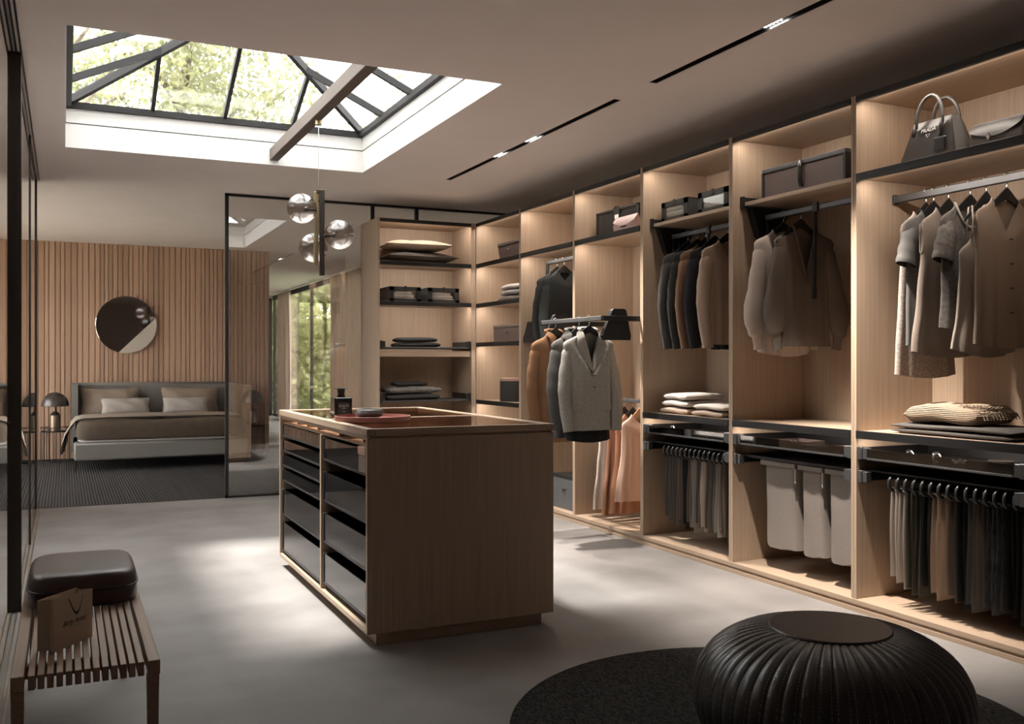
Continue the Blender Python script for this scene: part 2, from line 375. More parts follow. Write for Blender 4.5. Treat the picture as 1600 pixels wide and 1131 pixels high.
def pane(pts):
    up = [(p[0], p[1], zroof(p[0], p[1]) + .022) for p in pts]; 
    obj('pane', MB().loft([up, [(p[0], p[1], p[2] + .006) for p in up]]), 'glass', sk)
bx = [SKX0] + RXS + [SKX1]
for i in range(4):
    a, b = bx[i], bx[i + 1]; ma = min(a - SKX0, SKX1 - a); mb_ = min(b - SKX0, SKX1 - b)
    for sy, sg in ((SKY1, -1), (SKY0, 1)):
        pts = [(a, sy), (b, sy), (b, sy + sg * mb_), (a, sy + sg * ma)]
        pts = [p for n_, p in enumerate(pts) if p not in pts[:n_]]
        pane(pts)
by = sorted([SKY0] + RYS + [SKY1] + [RY0, RY1])
for i in range(len(by) - 1):
    a, b = by[i], by[i + 1]; ma = min(a - SKY0, SKY1 - a, HALF); mb_ = min(b - SKY0, SKY1 - b, HALF)
    for sx, sg in ((SKX0, 1), (SKX1, -1)):
        pts = [(sx, a), (sx, b), (sx + sg * mb_, b), (sx + sg * ma, a)]
        pts = [p for n_, p in enumerate(pts) if p not in pts[:n_]]
        pane(pts)
bm_ = obj('ceiling_beam', B(1.458, 1.530, SKY0 + .001, SKY1 - .001, 2.834, 2.925, .004), 'beam')
tag(bm_, 'brown painted cross beam spanning the skylight opening', 'beam')

# ------------------------------------------------------------------ ceiling light tracks
def track(y0, y1, mods, label):
    t = thing('light_track', label, 'track light', (TRX0, y0, CE))
    obj('channel', MB().box(TRX0, TRX0 + .004, y0, y1, CE + .002, CE + .06).box(TRX1 - .004, TRX1, y0, y1, CE + .002, CE + .06).box(TRX0, TRX1, y0, y1, CE + .055, CE + .06).box(TRX0, TRX1, y0, y0 + .006, CE + .002, CE + .06).box(TRX0, TRX1, y1 - .006, y1, CE + .002, CE + .06), 'black', t)
    for (ya, yb, aim, power) in mods:
        md = obj('spot_module', B(TRX0 + .006, TRX1 - .006, ya - .05, yb + .05, CE + .016, CE + .05), 'dark', t)
        n = 5
        for k in range(n):
            yy = ya + (yb - ya) * (k + .5) / n
            obj('lens', MB().lathe([(0.0001, 0), (.009, 0), (.009, .003), (.0001, .003)], ((TRX0 + TRX1) / 2, yy, CE + .012), 10), 'spot', md)
        ld = bpy.data.lights.new('spot_beam', 'SPOT'); ld.energy = power; ld.spot_size = math.radians(56); ld.spot_blend = 1.0; ld.shadow_soft_size = 0.04; ld.color = (1, .90, .80)
        lo = bpy.data.objects.new('spot_beam', ld); COL.objects.link(lo); lo.parent = t
        p = Vector(((TRX0 + TRX1) / 2, (ya + yb) / 2, CE + .004)); lo.location = p - Vector(OFF[t.name])
        lo.rotation_euler = (Vector(aim) - p).to_track_quat('-Z', 'Y').to_euler()
    return t
track(1.2, 4.478, [(3.42, 3.55, (3.64, 3.6, .05), SPOT)], 'long black recessed light track with a lit spot over the near wardrobe bays')
track(4.848, 7.60, [(5.93, 6.10, (3.64, 5.3, .05), SPOT * .7), (6.50, 6.65, (3.5, 6.2, .2), SPOT * .7)], 'black recessed light track beside the skylight')

# ------------------------------------------------------------------ mirrored sliding doors on the left
MX = -0.215
def mirror_door(y0, y1, x, label, post_near):
    t = thing('mirror_door', label, 'sliding door', (x, y0, 0.0))
    obj('mirror_panel', B(x - .012, x, y0, y1, .012, CE - .012), 'mirror', t)
    return t
t = mirror_door(1.0, 5.36, MX - .012, 'tall mirrored sliding door behind the slatted bench', True)
obj('pull_post', B(-.240, -.195, 5.362, 5.395, .004, CE - .004, .003), 'bronze', t)
t = mirror_door(5.40, 7.30, MX, 'mirrored sliding door between the dark pull post and the thin door edge', False)
obj('edge_strip', B(MX, MX + .007, 7.290, 7.30, .004, CE - .004), 'bronze', t)
t = mirror_door(7.305, 9.06, MX - .006, 'mirrored sliding door next to the bedroom opening', False)
obj('edge_strip', B(MX - .006, MX + .003, 9.050, 9.06, .004, CE - .004), 'bronze', t)
tr = MB()
for x in (-.238, -.217, -.196): tr.box(x - .004, x + .004, 1.0, 9.06, CE - .010, CE - .0005)
tag(obj('ceiling_rail', tr, 'bronze'), 'triple dark ceiling rail of the mirrored sliding doors', 'rail')
tr = MB()
for x in (-.236, -.214, -.192): tr.box(x - .003, x + .003, 1.0, 9.06, 0.0005, .006)
tag(obj('floor_rail', tr, 'brass'), 'thin brass floor rail of the mirrored sliding doors', 'rail')

# ------------------------------------------------------------------ glass partition
YP = 9.07
gp = thing('glass_partition', 'tall fixed glass partition in a slim black frame before the bedroom', 'partition', (1.35, YP, 0))
obj('frame', MB().box(1.335, 1.365, YP - .02, YP + .02, 0, CE).box(1.335, 4.18, YP - .02, YP + .02, CE - .022, CE - .0005).box(1.335, 4.18, YP - .02, YP + .02, 0.0, .022), 'black', gp)
for x in (2.735, 3.19): obj('mullion', B(x - .016, x + .016, YP - .018, YP + .018, .022, CE - .022), 'black', gp)
for a, b in ((1.365, 2.72), (2.752, 3.174), (3.206, 4.18)): obj('pane', B(a, b, YP - .004, YP + .004, .022, CE - .022), 'partition_glass', gp)

# ------------------------------------------------------------------ wardrobe bays
XF, XB, WH = 3.59, 4.14, 2.588
YS = [8.514, 7.523, 6.549, 5.580, 4.609, 3.628, 2.66]
TH = 0.018
def strip_x(y0, y1, zb, parent):
    a = XF + .0245
    obj('strip_holder', MB().prism([(a, zb - .0095), (a + .018, zb - .0008), (a, zb - .0008)], 'y', y0, y1), 'black', parent)
    obj('light_strip', MB().add([(a + .0006, y0, zb - .0098), (a + .0006, y1, zb - .0098), (a + .0180, y1, zb - .0012), (a + .0180, y0, zb - .0012)], [(0, 1, 2, 3)]), 'led', parent)
def strip_y(x0, x1, zb, parent):
    a = CY + .0225
    obj('strip_holder', MB().prism([(a, zb - .0095), (a + .018, zb - .0008), (a, zb - .0008)], 'x', x0, x1), 'black', parent)
    obj('light_strip', MB().add([(x0, a + .0006, zb - .0098), (x1, a + .0006, zb - .0098), (x1, a + .0180, zb - .0012), (x0, a + .0180, zb - .0012)], [(0, 1, 2, 3)]), 'led', parent)
def bay_base(y0, y1, label):
    t = thing('wardrobe_bay', label, 'wardrobe', (XF, y0, 0))
    obj('side_panel', B(XF + .008, XB, y0 + .0005, y0 + TH, .06, WH, .001), 'oak_v', t)
    obj('side_panel', B(XF + .008, XB, y1 - TH, y1 - .0005, .06, WH, .001), 'oak_v', t)
    obj('back_panel', B(XB - .012, XB, y0 + TH, y1 - TH, .06, WH - .02), 'oak_v', t)
    tp = obj('top_panel', B(XF + .024, XB, y0 + TH, y1 - TH, WH - .022, WH, .001), 'oak_y', t)
    obj('edge_profile', B(XF + .002, XF + .024, y0 + TH + .001, y1 - TH - .001, WH - .036, WH - .006, .001), 'black', tp)
    strip_x(y0 + .06, y1 - .06, WH - .0225, tp)
    obj('base_panel', B(XF, XB, y0 + .0003, y1 - .0003, .036, .06, .001), 'oak_y', t)
    obj('plinth', MB().box(XF - .003, XF + .02, y0, y1, 0.0005, .022).box(XF + .012, XB, y0, y1, .001, .036), 'oak_y', t)
    return t
def shelf(t, y0, y1, ztop, led=True, xb=XB - .013):
    s = obj('shelf', B(XF + .024, xb, y0 + TH, y1 - TH, ztop - .024, ztop, .001), 'oak_y', t)
    obj('edge_profile', B(XF + .002, XF + .024, y0 + TH + .001, y1 - TH - .001, ztop - .037, ztop + .002, .001), 'black', s)
    if led: strip_x(y0 + .06, y1 - .06, ztop - .0245, s)
    return s
bays = []
LB = ['corner wardrobe bay of open shelves with canister and boxes', 'wardrobe bay with a dark coat on a raised lift rail', 'wardrobe bay with a lift rail pulled out into the room',
      'wardrobe bay with folded shirts and a pull-out trouser rack', 'wardrobe bay with three laundry bags and a brown trunk', 'wardrobe bay with the handbag shelf and short tops']
for i in range(6): bays.append(bay_base(YS[i + 1], YS[i], LB[i]))
for z in (2.190, 1.808, 1.434, .886): shelf(bays[0], YS[1], YS[0], z)
shelf(bays[1], YS[2], YS[1], 2.192); shelf(bays[2], YS[3], YS[2], 2.192); shelf(bays[5], YS[6], YS[5], 2.192)
for i in (3, 4, 5): shelf(bays[i], YS[i + 1], YS[i], .904)
def lift_shelf(t, y0, y1):
    s = obj('lift_shelf', B(3.665, XB - .015, y0 + .045, y1 - .045, 2.178, 2.200, .001), 'oak_y', t)
    for y, sg in ((y1 - TH - .001, -1), (y0 + TH + .001, 1)):
        b = obj('shelf_bracket', MB().box(3.655, 4.10, y, y + sg * .012, 2.168, 2.232).box(3.652, 3.668, y, y + sg * .03, 2.166, 2.234, .002), 'dark', t)
        obj('lift_housing', MB().prism([(3.70, 2.165), (4.0, 2.165), (3.93, 2.07), (3.86, 1.985), (3.79, 1.98), (3.76, 2.0)], 'y', y, y + sg * .05), 'black', t)
    obj('lift_rail', B(3.793, 3.817, y0 + .075, y1 - .075, 2.098, 2.128, .003), 'grey_metal', t)
    for y, sg in ((y1 - .078, -1), (y0 + .078, 1)):
        obj('lift_arm', MB().box(3.795, 3.815, y, y + sg * .016, 1.66, 2.10, .002).box(3.845, 3.862, y, y + sg * .016, 1.62, 2.09, .002), 'black', t)
    yc = (y0 + y1) / 2 - .01
    obj('pull_rod', MB().box(3.784, 3.800, yc - .02, yc + .02, 2.085, 2.14, .002).tube([(3.79, yc, 2.09), (3.785, yc, 1.66)], .011, 8).tube([(3.785, yc, 1.67), (3.784, yc, 1.60)], .014, 8), 'black', t)
lift_shelf(bays[3], YS[4], YS[3]); lift_shelf(bays[4], YS[5], YS[4])
# fixed hanging rail in the near bay
obj('hanging_rail', MB().box(3.845, 3.869, YS[6] + .03, YS[5] - .03, 2.062, 2.098, .003), 'grey_metal', bays[5])
obj('rail_end', B(3.84, 3.875, YS[5] - .034, YS[5] - .0185, 2.055, 2.105, .003), 'black', bays[5])
# pull-out trays and racks
def pull_frame(t, y0, y1, z0, z1, name):
    p = obj(name, MB().box(XF + .02, 4.09, y1 - TH - .010, y1 - TH - .001, z0 + .004, z1 - .004).box(XF + .02, 4.09, y0 + TH + .001, y0 + TH + .010, z0 + .004, z1 - .004).box(4.08, 4.09, y0 + TH, y1 - TH, z0 + .004, z1 - .004), 'black', t)
    for y, sg in ((y1 - TH - .001, -1), (y0 + TH + .001, 1)):
        obj('bracket', MB().box(XF + .010, XF + .045, y, y + sg * .03, z0, z1, .003).box(XF + .016, XF + .05, y + sg * .031, y + sg * .058, z0 + .004, z1 - .004, .002), 'grey_metal', p)
    return p
def tray(t, y0, y1):
    p = pull_frame(t, y0, y1, .762, .826, 'pull_out_tray')
    obj('tray_base', B(XF + .025, 4.08, y0 + TH + .011, y1 - TH - .011, .772, .778), 'grey_metal', p)
    obj('glass_front', B(XF + .018, XF + .023, y0 + .08, y1 - .08, .772, .818), 'smoke_glass', p)
    obj('front_rail', B(XF + .014, XF + .027, y0 + .08, y1 - .08, .764, .774, .001), 'grey_metal', p)
for i in (3, 4, 5): tray(bays[i], YS[i + 1], YS[i])
def rack(t, y0, y1, ya, yb, n):
    p = pull_frame(t, y0, y1, .647, .707, 'trouser_rack')
    obj('carrier', MB().box(XF + .05, 4.08, y0 + TH + .011, y1 - TH - .011, .704, .712).box(4.0, 4.03, y0 + TH + .011, y1 - TH - .011, .62, .704), 'black', p)
    path = [(4.01, 0, .695)] + [(3.66, 0, .695), (3.635, 0, .69), (3.622, 0, .678), (3.620, 0, .66), (3.622, 0, .642), (3.635, 0, .630), (3.66, 0, .626), (4.01, 0, .626)]
    hm = mesh('hook', MB().tube(path, .0085, 8), 'dark', True)
    out = []
    for k in range(n):
        y = ya + (yb - ya) * k / (n - 1); o = bpy.data.objects.new('hook', hm); COL.objects.link(o); o.parent = p; o.location = (-OFF[t.name][0], y - OFF[t.name][1], 0); out.append(y)
    return out
hy3 = rack(bays[3], YS[4], YS[3], 5.345, 4.71, 14)
hy5 = rack(bays[5], YS[6], YS[5], 3.421, 2.745, 15)
lf = pull_frame(bays[4], YS[5], YS[4], .647, .707, 'laundry_frame')
obj('carrier', MB().box(XF + .06, XF + .075, YS[5] + TH, YS[4] - TH, .690, .704).box(4.0, 4.015, YS[5] + TH, YS[4] - TH, .690, .704), 'black', lf)

# pulled-out lift in the third bay: rod in the room, arms reach back into the bay
t2 = bays[2]
RX, RZ = 3.30, 1.548
obj('lift_rod', B(RX - .012, RX + .012, 5.60, 6.50, RZ - .016, RZ + .016, .004), 'grey_metal', t2)
for y, sg in ((YS[2] - TH - .003, -1), (YS[3] + TH + .003, 1)):
    obj('lift_arm', B(RX - .01, 4.0, y, y + sg * .014, RZ - .018, RZ + .018, .002), 'black', t2)
    obj('lift_housing', MB().prism([(3.33, 1.40), (3.53, 1.40), (3.535, 1.43), (3.50, 1.60), (3.485, 1.615), (3.40, 1.615), (3.385, 1.60), (3.31, 1.43)], 'y', y + sg * .015, y + sg * .055).prism([(3.36, 1.43), (3.49, 1.43), (3.46, 1.585), (3.41, 1.585)], 'y', y + sg * .053, y + sg * .060), 'black', t2)
# raised lift in the second bay
t1 = bays[1]
for y, sg in ((YS[1] - TH - .30, -1),):
    pass
ly = 7.22
obj('lift_rail', B(3.705, 3.73, 6.60, ly, 2.075, 2.105, .003), 'dark', t1)
obj('lift_arm', MB().tube([(3.715, ly, 2.09), (3.705, ly, 1.80), (3.69, ly, 1.55)], .014, 6), 'black', t1)
obj('lift_housing', MB().prism([(3.62, 1.42), (3.80, 1.42), (3.80, 1.46), (3.75, 1.60), (3.66, 1.60), (3.62, 1.46)], 'y', ly, ly + .28), 'black', t1)
obj('fixed_rail', B(3.86, 3.885, YS[3] + .02, YS[2] - .02, .945, .972, .003), 'grey_metal', t2)

# corner shelf unit, faces the camera side
CY = 8.512; CX0, CX1 = 2.615, 3.572
cu = thing('corner_shelf_unit', 'tall open oak shelf unit with pillows against the glass partition', 'shelf unit', (CX0, CY, 0))
obj('side_panel', B(CX0, CX0 + .022, CY, 9.04, 0.0, WH, .001), 'oak_v', cu)
obj('side_panel', B(CX1 - .018, CX1, CY, 9.04, 0.0, WH, .001), 'oak_v', cu)
obj('back_panel', B(CX0, CX1, 9.028, 9.045, .0, WH), 'oak_v', cu)
obj('corner_post', B(CX1 + .001, CX1 + .024, CY + .004, CY + .10, 0, WH, .001), 'oak_v', cu)
tp = obj('top_panel', B(CX0 + .022, CX1 - .018, CY + .022, 9.028, WH - .022, WH), 'oak_x', cu)
obj('edge_profile', B(CX0 + .023, CX1 - .019, CY, CY + .022, WH - .036, WH - .004, .001), 'black', tp)
strip_y(CX0 + .06, CX1 - .06, WH - .0225, tp)
for z in (2.190, 1.815):
    s = obj('shelf', B(CX0 + .022, CX1 - .018, CY + .022, 9.028, z - .024, z, .001), 'oak_x', cu)
    obj('edge_profile', B(CX0 + .023, CX1 - .019, CY, CY + .022, z - .037, z + .002, .001), 'black', s)
    strip_y(CX0 + .06, CX1 - .06, z - .0245, s)
s = obj('shelf', B(CX0 + .022, CX1 - .018, CY + .03, 9.028, 1.30, 1.355, .001), 'oak_x', cu)
for z in (1.395, .895):
    p = obj('pull_out_shelf', B(CX0 + .03, CX1 - .026, CY + .006, 8.98, z - .02, z - .003, .001), 'grey_metal', cu)
    for x, sg in ((CX0 + .0225, 1), (CX1 - .0185, -1)):
        obj('bracket', MB().box(x, x + sg * .03, CY + .004, CY + .03, z - .022, z + .055, .003).box(x, x + sg * .012, CY + .03, 8.98, z - .018, z + .05).box(x + sg * .03, x + sg * .055, CY + .008, CY + .028, z - .02, z + .05, .002), 'dark', p)
obj('base_panel', B(CX0 + .022, CX1 - .018, CY + .01, 9.028, .03, .06), 'oak_x', cu)

# ------------------------------------------------------------------ island
IX0, IX1, IY0, IY1 = 1.197, 2.115, 4.05, 5.93
isl = thing('wardrobe_island', 'oak dresser island with smoked glass drawers and a glazed display top', 'island', (IX0, IY0, 0))
obj('plinth', B(IX0 + .05, IX1 - .05, IY0 + .03, IY1 - .05, 0.0, .056), 'oak_x', isl)
obj('end_panel', MB().box(IX0, IX1, IY0, IY0 + .022, .056, .915, .001), 'oak_v', isl)
obj('end_panel', MB().box(IX0, IX1, IY1 - .022, IY1, .056, .915, .001), 'oak_v', isl)
obj('bottom_panel', B(IX0, IX1, IY0 + .022, IY1 - .022, .056, .080, .001), 'oak_y', isl)
obj('centre_panel', B(IX0 + .002, IX1 - .02, 4.888, 4.912, .080, .875, .001), 'oak_v', isl)
obj('rear_panel', B(IX1 - .02, IX1, IY0 + .022, IY1 - .022, .08, .915), 'oak_v', isl)
obj('display_floor', B(IX0 + .02, IX1 - .02, IY0 + .022, IY1 - .022, .872, .880), 'oak_y', isl)
obj('recess_band', MB().box(IX0 + .008, IX1 - .008, IY0 + .006, IY0 + .02, .9152, .9235).box(IX0 + .008, IX0 + .02, IY0, IY1, .905, .9235).box(IX1 - .02, IX1 - .008, IY0, IY1, .905, .9235).box(IX0 + .008, IX1 - .008, IY1 - .02, IY1 - .006, .9152, .9235), 'oak_x', isl)
TZ0, TZ1 = .924, .956
tf = MB()
fw = .038
for a, b in ((IX0 - .002, IX0 + fw), (IX1 - fw, IX1 + .002)): obj('top_frame', B(a, b, IY0 - .002, IY1 + .002, TZ0, TZ1, .0015), 'oak_y', isl)
for a, b in ((IY0 - .002, IY0 + fw), (IY1 - fw, IY1 + .002)): obj('top_frame', B(IX0 + fw, IX1 - fw, a, b, TZ0, TZ1, .0015), 'oak_x', isl)
obj('top_divider', B(IX0 + fw, IX1 - fw, 4.89, 4.915, TZ0, TZ1 - .002, .001), 'oak_x', isl)
for a, b in ((IY0 + fw, 4.89), (4.915, IY1 - fw)): obj('top_glass', B(IX0 + fw, IX1 - fw, a, b, TZ1 - .009, TZ1 - .003), 'top_glass', isl)
dv = MB()
for y in (4.28, 4.50, 4.70, 5.15, 5.40, 5.65): dv.box(IX0 + .05, IX1 - .05, y, y + .008, .88, .915)
dv.box(1.52, 1.528, IY0 + .03, IY1 - .03, .88, .915).box(1.82, 1.828, IY0 + .03, IY1 - .03, .88, .915)
obj('compartment_divider', dv, 'oak_y', isl)
def drawer(ya, yb, z0, z1, deep, gap=.030):
    d = obj('drawer', MB().box(IX0 + .03, 1.98, ya + .004, ya + .010, z0, z1 - .005).box(IX0 + .03, 1.98, yb - .010, yb - .004, z0, z1 - .005).box(1.975, 1.985, ya + .004, yb - .004, z0, z1 - .005).box(IX0 + .03, 1.98, ya + .004, yb - .004, z0 - .004, z0 + .004), 'black', isl)
    obj('glass_front', B(IX0 + .012, IX0 + .020, ya + gap, yb - .030, z0, z1), 'smoke_glass', d)
    for y, sg in ((ya + .002, 1), (yb - .002, -1)):
        obj('corner_bracket', MB().box(IX0 + .008, IX0 + .03, y + sg * .010, y + sg * .030, z0 - .004, z1, .003).box(IX0 + .014, IX0 + .034, y, y + sg * .010, z0 - .002, min(z1, z0 + .075), .002), 'dark', d)
    obj('front_rail', B(IX0 + .009, IX0 + .024, ya + .03, yb - .03, z0 - .006, z0 + .003, .001), 'dark', d)
    return d
for z0, z1 in ((.751, .860), (.540, .687), (.330, .475), (.118, .267)): drawer(IY0 + .024, 4.886, z0, z1, True, .16 if z1 == .860 else .03)
for z0, z1 in ((.803, .868), (.711, .775), (.623, .686), (.531, .598), (.324, .475), (.105, .274)): drawer(4.914, IY1 - .024, z0, z1, True)

# things in and on the island
o = thing('leather_case', 'small pale pink lidded box in the top island drawer', 'box', (1.207, 4.09, .757))
obj('body', B(1.207, 1.37, 4.113, 4.223, .7545, .832, .003), plain('case_mauve', (.30, .225, .20), .6), o); obj('lid', B(1.204, 1.373, 4.110, 4.226, .832, .870, .003), plain('case_pink', (.60, .37, .29), .6), o)
tag(obj('grey_box', B(1.28, 1.45, 4.36, 4.62, .757, .835, .004), 'boxcloth'), 'low dark cloth box behind the top glass drawer front', 'box')
tag(obj('folded_scarf', B(1.26, 1.45, 4.40, 4.66, .546, .60, .012), plain('scarf_rust', (.16, .055, .045), .9)), 'folded rust scarf inside the second island drawer', 'scarf')
for k in range(7):
    y = 4.125 + k * .05
    c = R.choice([(.10, .09, .085), (.22, .19, .17), (.05, .05, .055), (.14, .11, .09)])
    for (dz, lab) in ((.336, 'third'), (.124, 'lowest')):
        tag(obj('rolled_tie', MB().tube([(1.25, y, dz + .022), (1.33, y, dz + .024), (1.42, y, dz + .022)], [.015, .021, .015], 8), plain('tie_cloth', c, .7), smooth=40), 'rolled tie in the %s wide drawer, %s from the island end panel' % (lab, ['first', 'second', 'third', 'fourth', 'fifth', 'sixth', 'seventh'][k]), 'tie', 'ties in the %s wide drawer' % lab)
for k in range(8):
    y = 5.0 + k * .06
    for (dz, lab) in ((.330, 'upper'), (.111, 'lower')):
        c = R.choice([(.03, .09, .09), (.10, .09, .085), (.20, .18, .16), (.05, .05, .055)])
        tag(obj('rolled_sock', MB().tube([(1.25, y, dz + .024), (1.31, y, dz + .028), (1.38, y, dz + .024)], [.017, .025, .017], 8), plain('sock_cloth', c, .8), smooth=40), 'rolled socks in the %s deep drawer, %s from the centre panel' % (lab, ['first', 'second', 'third', 'fourth', 'fifth', 'sixth', 'seventh', 'eighth'][k]), 'socks', 'socks in the %s deep drawer' % lab)
# round tray
def ringtray(cx, cy, z, r):
    return MB().lathe([(.001, z), (r - .004, z), (r, z + .003), (r + .002, z + .024), (r - .004, z + .025), (r - .007, z + .008), (.001, z + .007)], (cx, cy, 0), 48)
o = obj('round_tray', ringtray(1.405, 4.655, .9565, .188), 'terracotta', smooth=35); tag(o, 'round terracotta lacquer tray on the island top', 'tray')
o = obj('bowl', MB().lathe([(.001, .966), (.045, .966), (.068, .976), (.077, .992), (.070, 1.006), (.052, 1.013), (.044, 1.011), (.052, .999), (.046, .980), (.001, .975)], (1.405, 4.715, 0), 36), noisy('bowl_glaze', (.02, .018, .017), (.05, .045, .042), (1, 1, 1), 30, 4, .35), smooth=40)
tag(o, 'dark glazed low bowl on the terracotta tray', 'bowl')
o = thing('scent_diffuser', 'square black glass scent diffuser with a printed label on the island', 'diffuser', (1.367, 5.12, .956))
obj('bottle', B(1.318, 1.416, 5.07, 5.168, .9565, 1.058, .004), 'blackglass', o)
obj('collar', MB().lathe([(.001, 1.058), (.022, 1.058), (.022, 1.068), (.017, 1.070), (.022, 1.104), (.001, 1.104)], (1.367, 5.12, 0), 20), 'bronze', o, 35)
obj('drip_disc', MB().lathe([(.001, 1.104), (.042, 1.106), (.043, 1.109), (.001, 1.110)], (1.367, 5.12, 0), 28), 'grey_metal', o, 35)
lb = obj('label_plate', B(1.338, 1.399, 5.0675, 5.07, .972, 1.032), 'ink', o)
Mr = Matrix.Rotation(math.pi / 2, 4, 'X')
text('lettering', 'CULTI', .0165, 'whiteink', o, Matrix.Translation((1.3685 - 1.367, 5.0672 - 5.12, 1.012 - .956)) @ Mr, .0002, 0, 1.25)
obj('label_lines', MB().box(1.357, 1.380, 5.0668, 5.0676, .9985, 1.000).box(1.362, 1.375, 5.0668, 5.0676, .981, .9825), 'whiteink', o)

# ------------------------------------------------------------------ hangers and garments
def hanger_mesh():
    mb = MB(); rings = []
    for i in range(17):
        u = -1 + 2 * i / 16; x = .205 * u; z = .052 - .112 * abs(u) ** 1.15; hh = .014 + .040 * (1 - abs(u)) ** 1.6; th = .0085 - .005 * abs(u) ** .7
        rings.append([(x, -th, z - hh * .4), (x, th, z - hh * .4), (x, th * .6, z + hh * .6), (x, -th * .6, z + hh * .6)])
    mb.loft(rings); return mb
HM = mesh('hanger_body', hanger_mesh(), 'black', 50)
hook_path = [(0, 0, .06), (0, 0, .092), (.004, 0, .106), (.018, 0, .118), (.022, 0, .133), (.014, 0, .148), (0, 0, .153), (-.014, 0, .148), (-.021, 0, .135)]
HK = mesh('hanger_hook', MB().tube(hook_path, .0024, 6), 'chrome', True)
HKC = mesh('hanger_hook', MB().tube(hook_path, .0030, 6), plain('copper', (.45, .22, .12), .3, 1.0), True)
HMC = mesh('hanger_body', hanger_mesh(), plain('hanger_wood', (.36, .19, .10), .45), 50)
def hanger(x, y, z, rz, label, wood=False, group=None):
    t = thing('clothes_hanger', label, 'hanger', (x, y, z - .146), rz, group)
    obj('body', HMC if wood else HM, None, t); obj('hook', HKC if wood else HK, None, t)
    return t
def sgnpow(v, p): return math.copysign(abs(v) ** p, v)
def interp(tab, z):
    # tab: list of (z, value) with z descending
    if z >= tab[0][0]: return tab[0][1]
    for (za, a), (zb, b) in zip(tab, tab[1:]):
        if z >= zb:
            f = (za - z) / (za - zb)
            return a + (b - a) * f
    return tab[-1][1]
def torso(wt, dt, zhem, wn, drop, vneck, fold=.012, kf=3, ph=0.0, n=56, rows=26, hemcurve=0.0, hem_wave=0.0, backdrop=.012, skew=0.0):
    def front_y(x, z):
        w_ = interp(wt, z); d_ = interp(dt, z); q = min(1, abs(x) / w_); return -d_ * max(0, 1 - q ** (1 / .75 * 2)) ** (.375)
    rings = []
    cols = []
    for j in range(n):
        a = 2 * math.pi * j / n; c = sgnpow(math.cos(a), .75); s = sgnpow(math.sin(a), .75)
        ac = abs(c)
        if s < 0: zn = -drop * ((1 - ac) if vneck else (1 - ac ** 2.2))
        else: zn = -backdrop * (1 - ac ** 2)
        cols.append((c, s, zn))
    for i in range(rows):
        v = (i / (rows - 1)) ** 1.5; ring = []
        for c, s, zn in cols:
            zh = zhem - hemcurve * (1 - c * c) * (1 if s < 0 else .6) + hem_wave * math.sin(5 * c + ph)
            z = zn + v * (zh - zn); k = min(1, (zn - z) / .055)
            w_ = wn + (interp(wt, z) - wn) * k; d_ = interp(dt, z) * (.35 + .65 * k)
            x = w_ * c; y = d_ * s
            f = max(0, (-z - .12)) / max(.2, -zhem)
            y += fold * f * math.sin(kf * math.pi * c * 1.7 + ph + .8 * s) * (1 if s < 0 else .7)
            x += fold * .5 * f * math.sin(4 * z * 6 + ph) + skew * f
            ring.append((x, y, z))
        rings.append(ring)
    return MB().loft(rings, caps=False), front_y
def sleeve(sx, x0, z0, pts, rad, n=14):
    path = [(sx * (x0 + p[0]), p[1], z0 + p[2]) for p in pts]
    # refine
    P = []; Rr = []
    for i in range(len(path) - 1):
        for k in range(4):
            f = k / 4; P.append(tuple(path[i][q] + (path[i + 1][q] - path[i][q]) * f for q in range(3))); Rr.append(rad[i] + (rad[i + 1] - rad[i]) * (f * f * (3 - 2 * f)))
    P.append(path[-1]); Rr.append(rad[-1])
    # soften corners
    for _ in range(2): P = [P[0]] + [tuple((P[i - 1][q] + 2 * P[i][q] + P[i + 1][q]) / 4 for q in range(3)) for i in range(1, len(P) - 1)] + [P[-1]]
    mb = MB(); rr = [r * (1 + .05 * math.sin(i * 1.9)) for i, r in enumerate(Rr)]
    return mb.tube(P, rr, n, False, .62)
def W(ws, wch, whem, zh): return [(0, .07), (-.03, .07 + (ws - .07) * .42), (-.06, .07 + (ws - .07) * .80), (-.082, ws), (-.16, ws * .965), (-.28, wch), (zh, whem)]
def D(a, b, c, zh): return [(0, .030), (-.055, a), (-.28, b), (zh, c)]
ARM_J = [(-.055, .004, .012), (-.034, .002, -.035), (.004, -.012, -.20), (.024, -.028, -.33), (.004, -.055, -.575)]
ARM_JR = [.030, .053, .053, .049, .042]
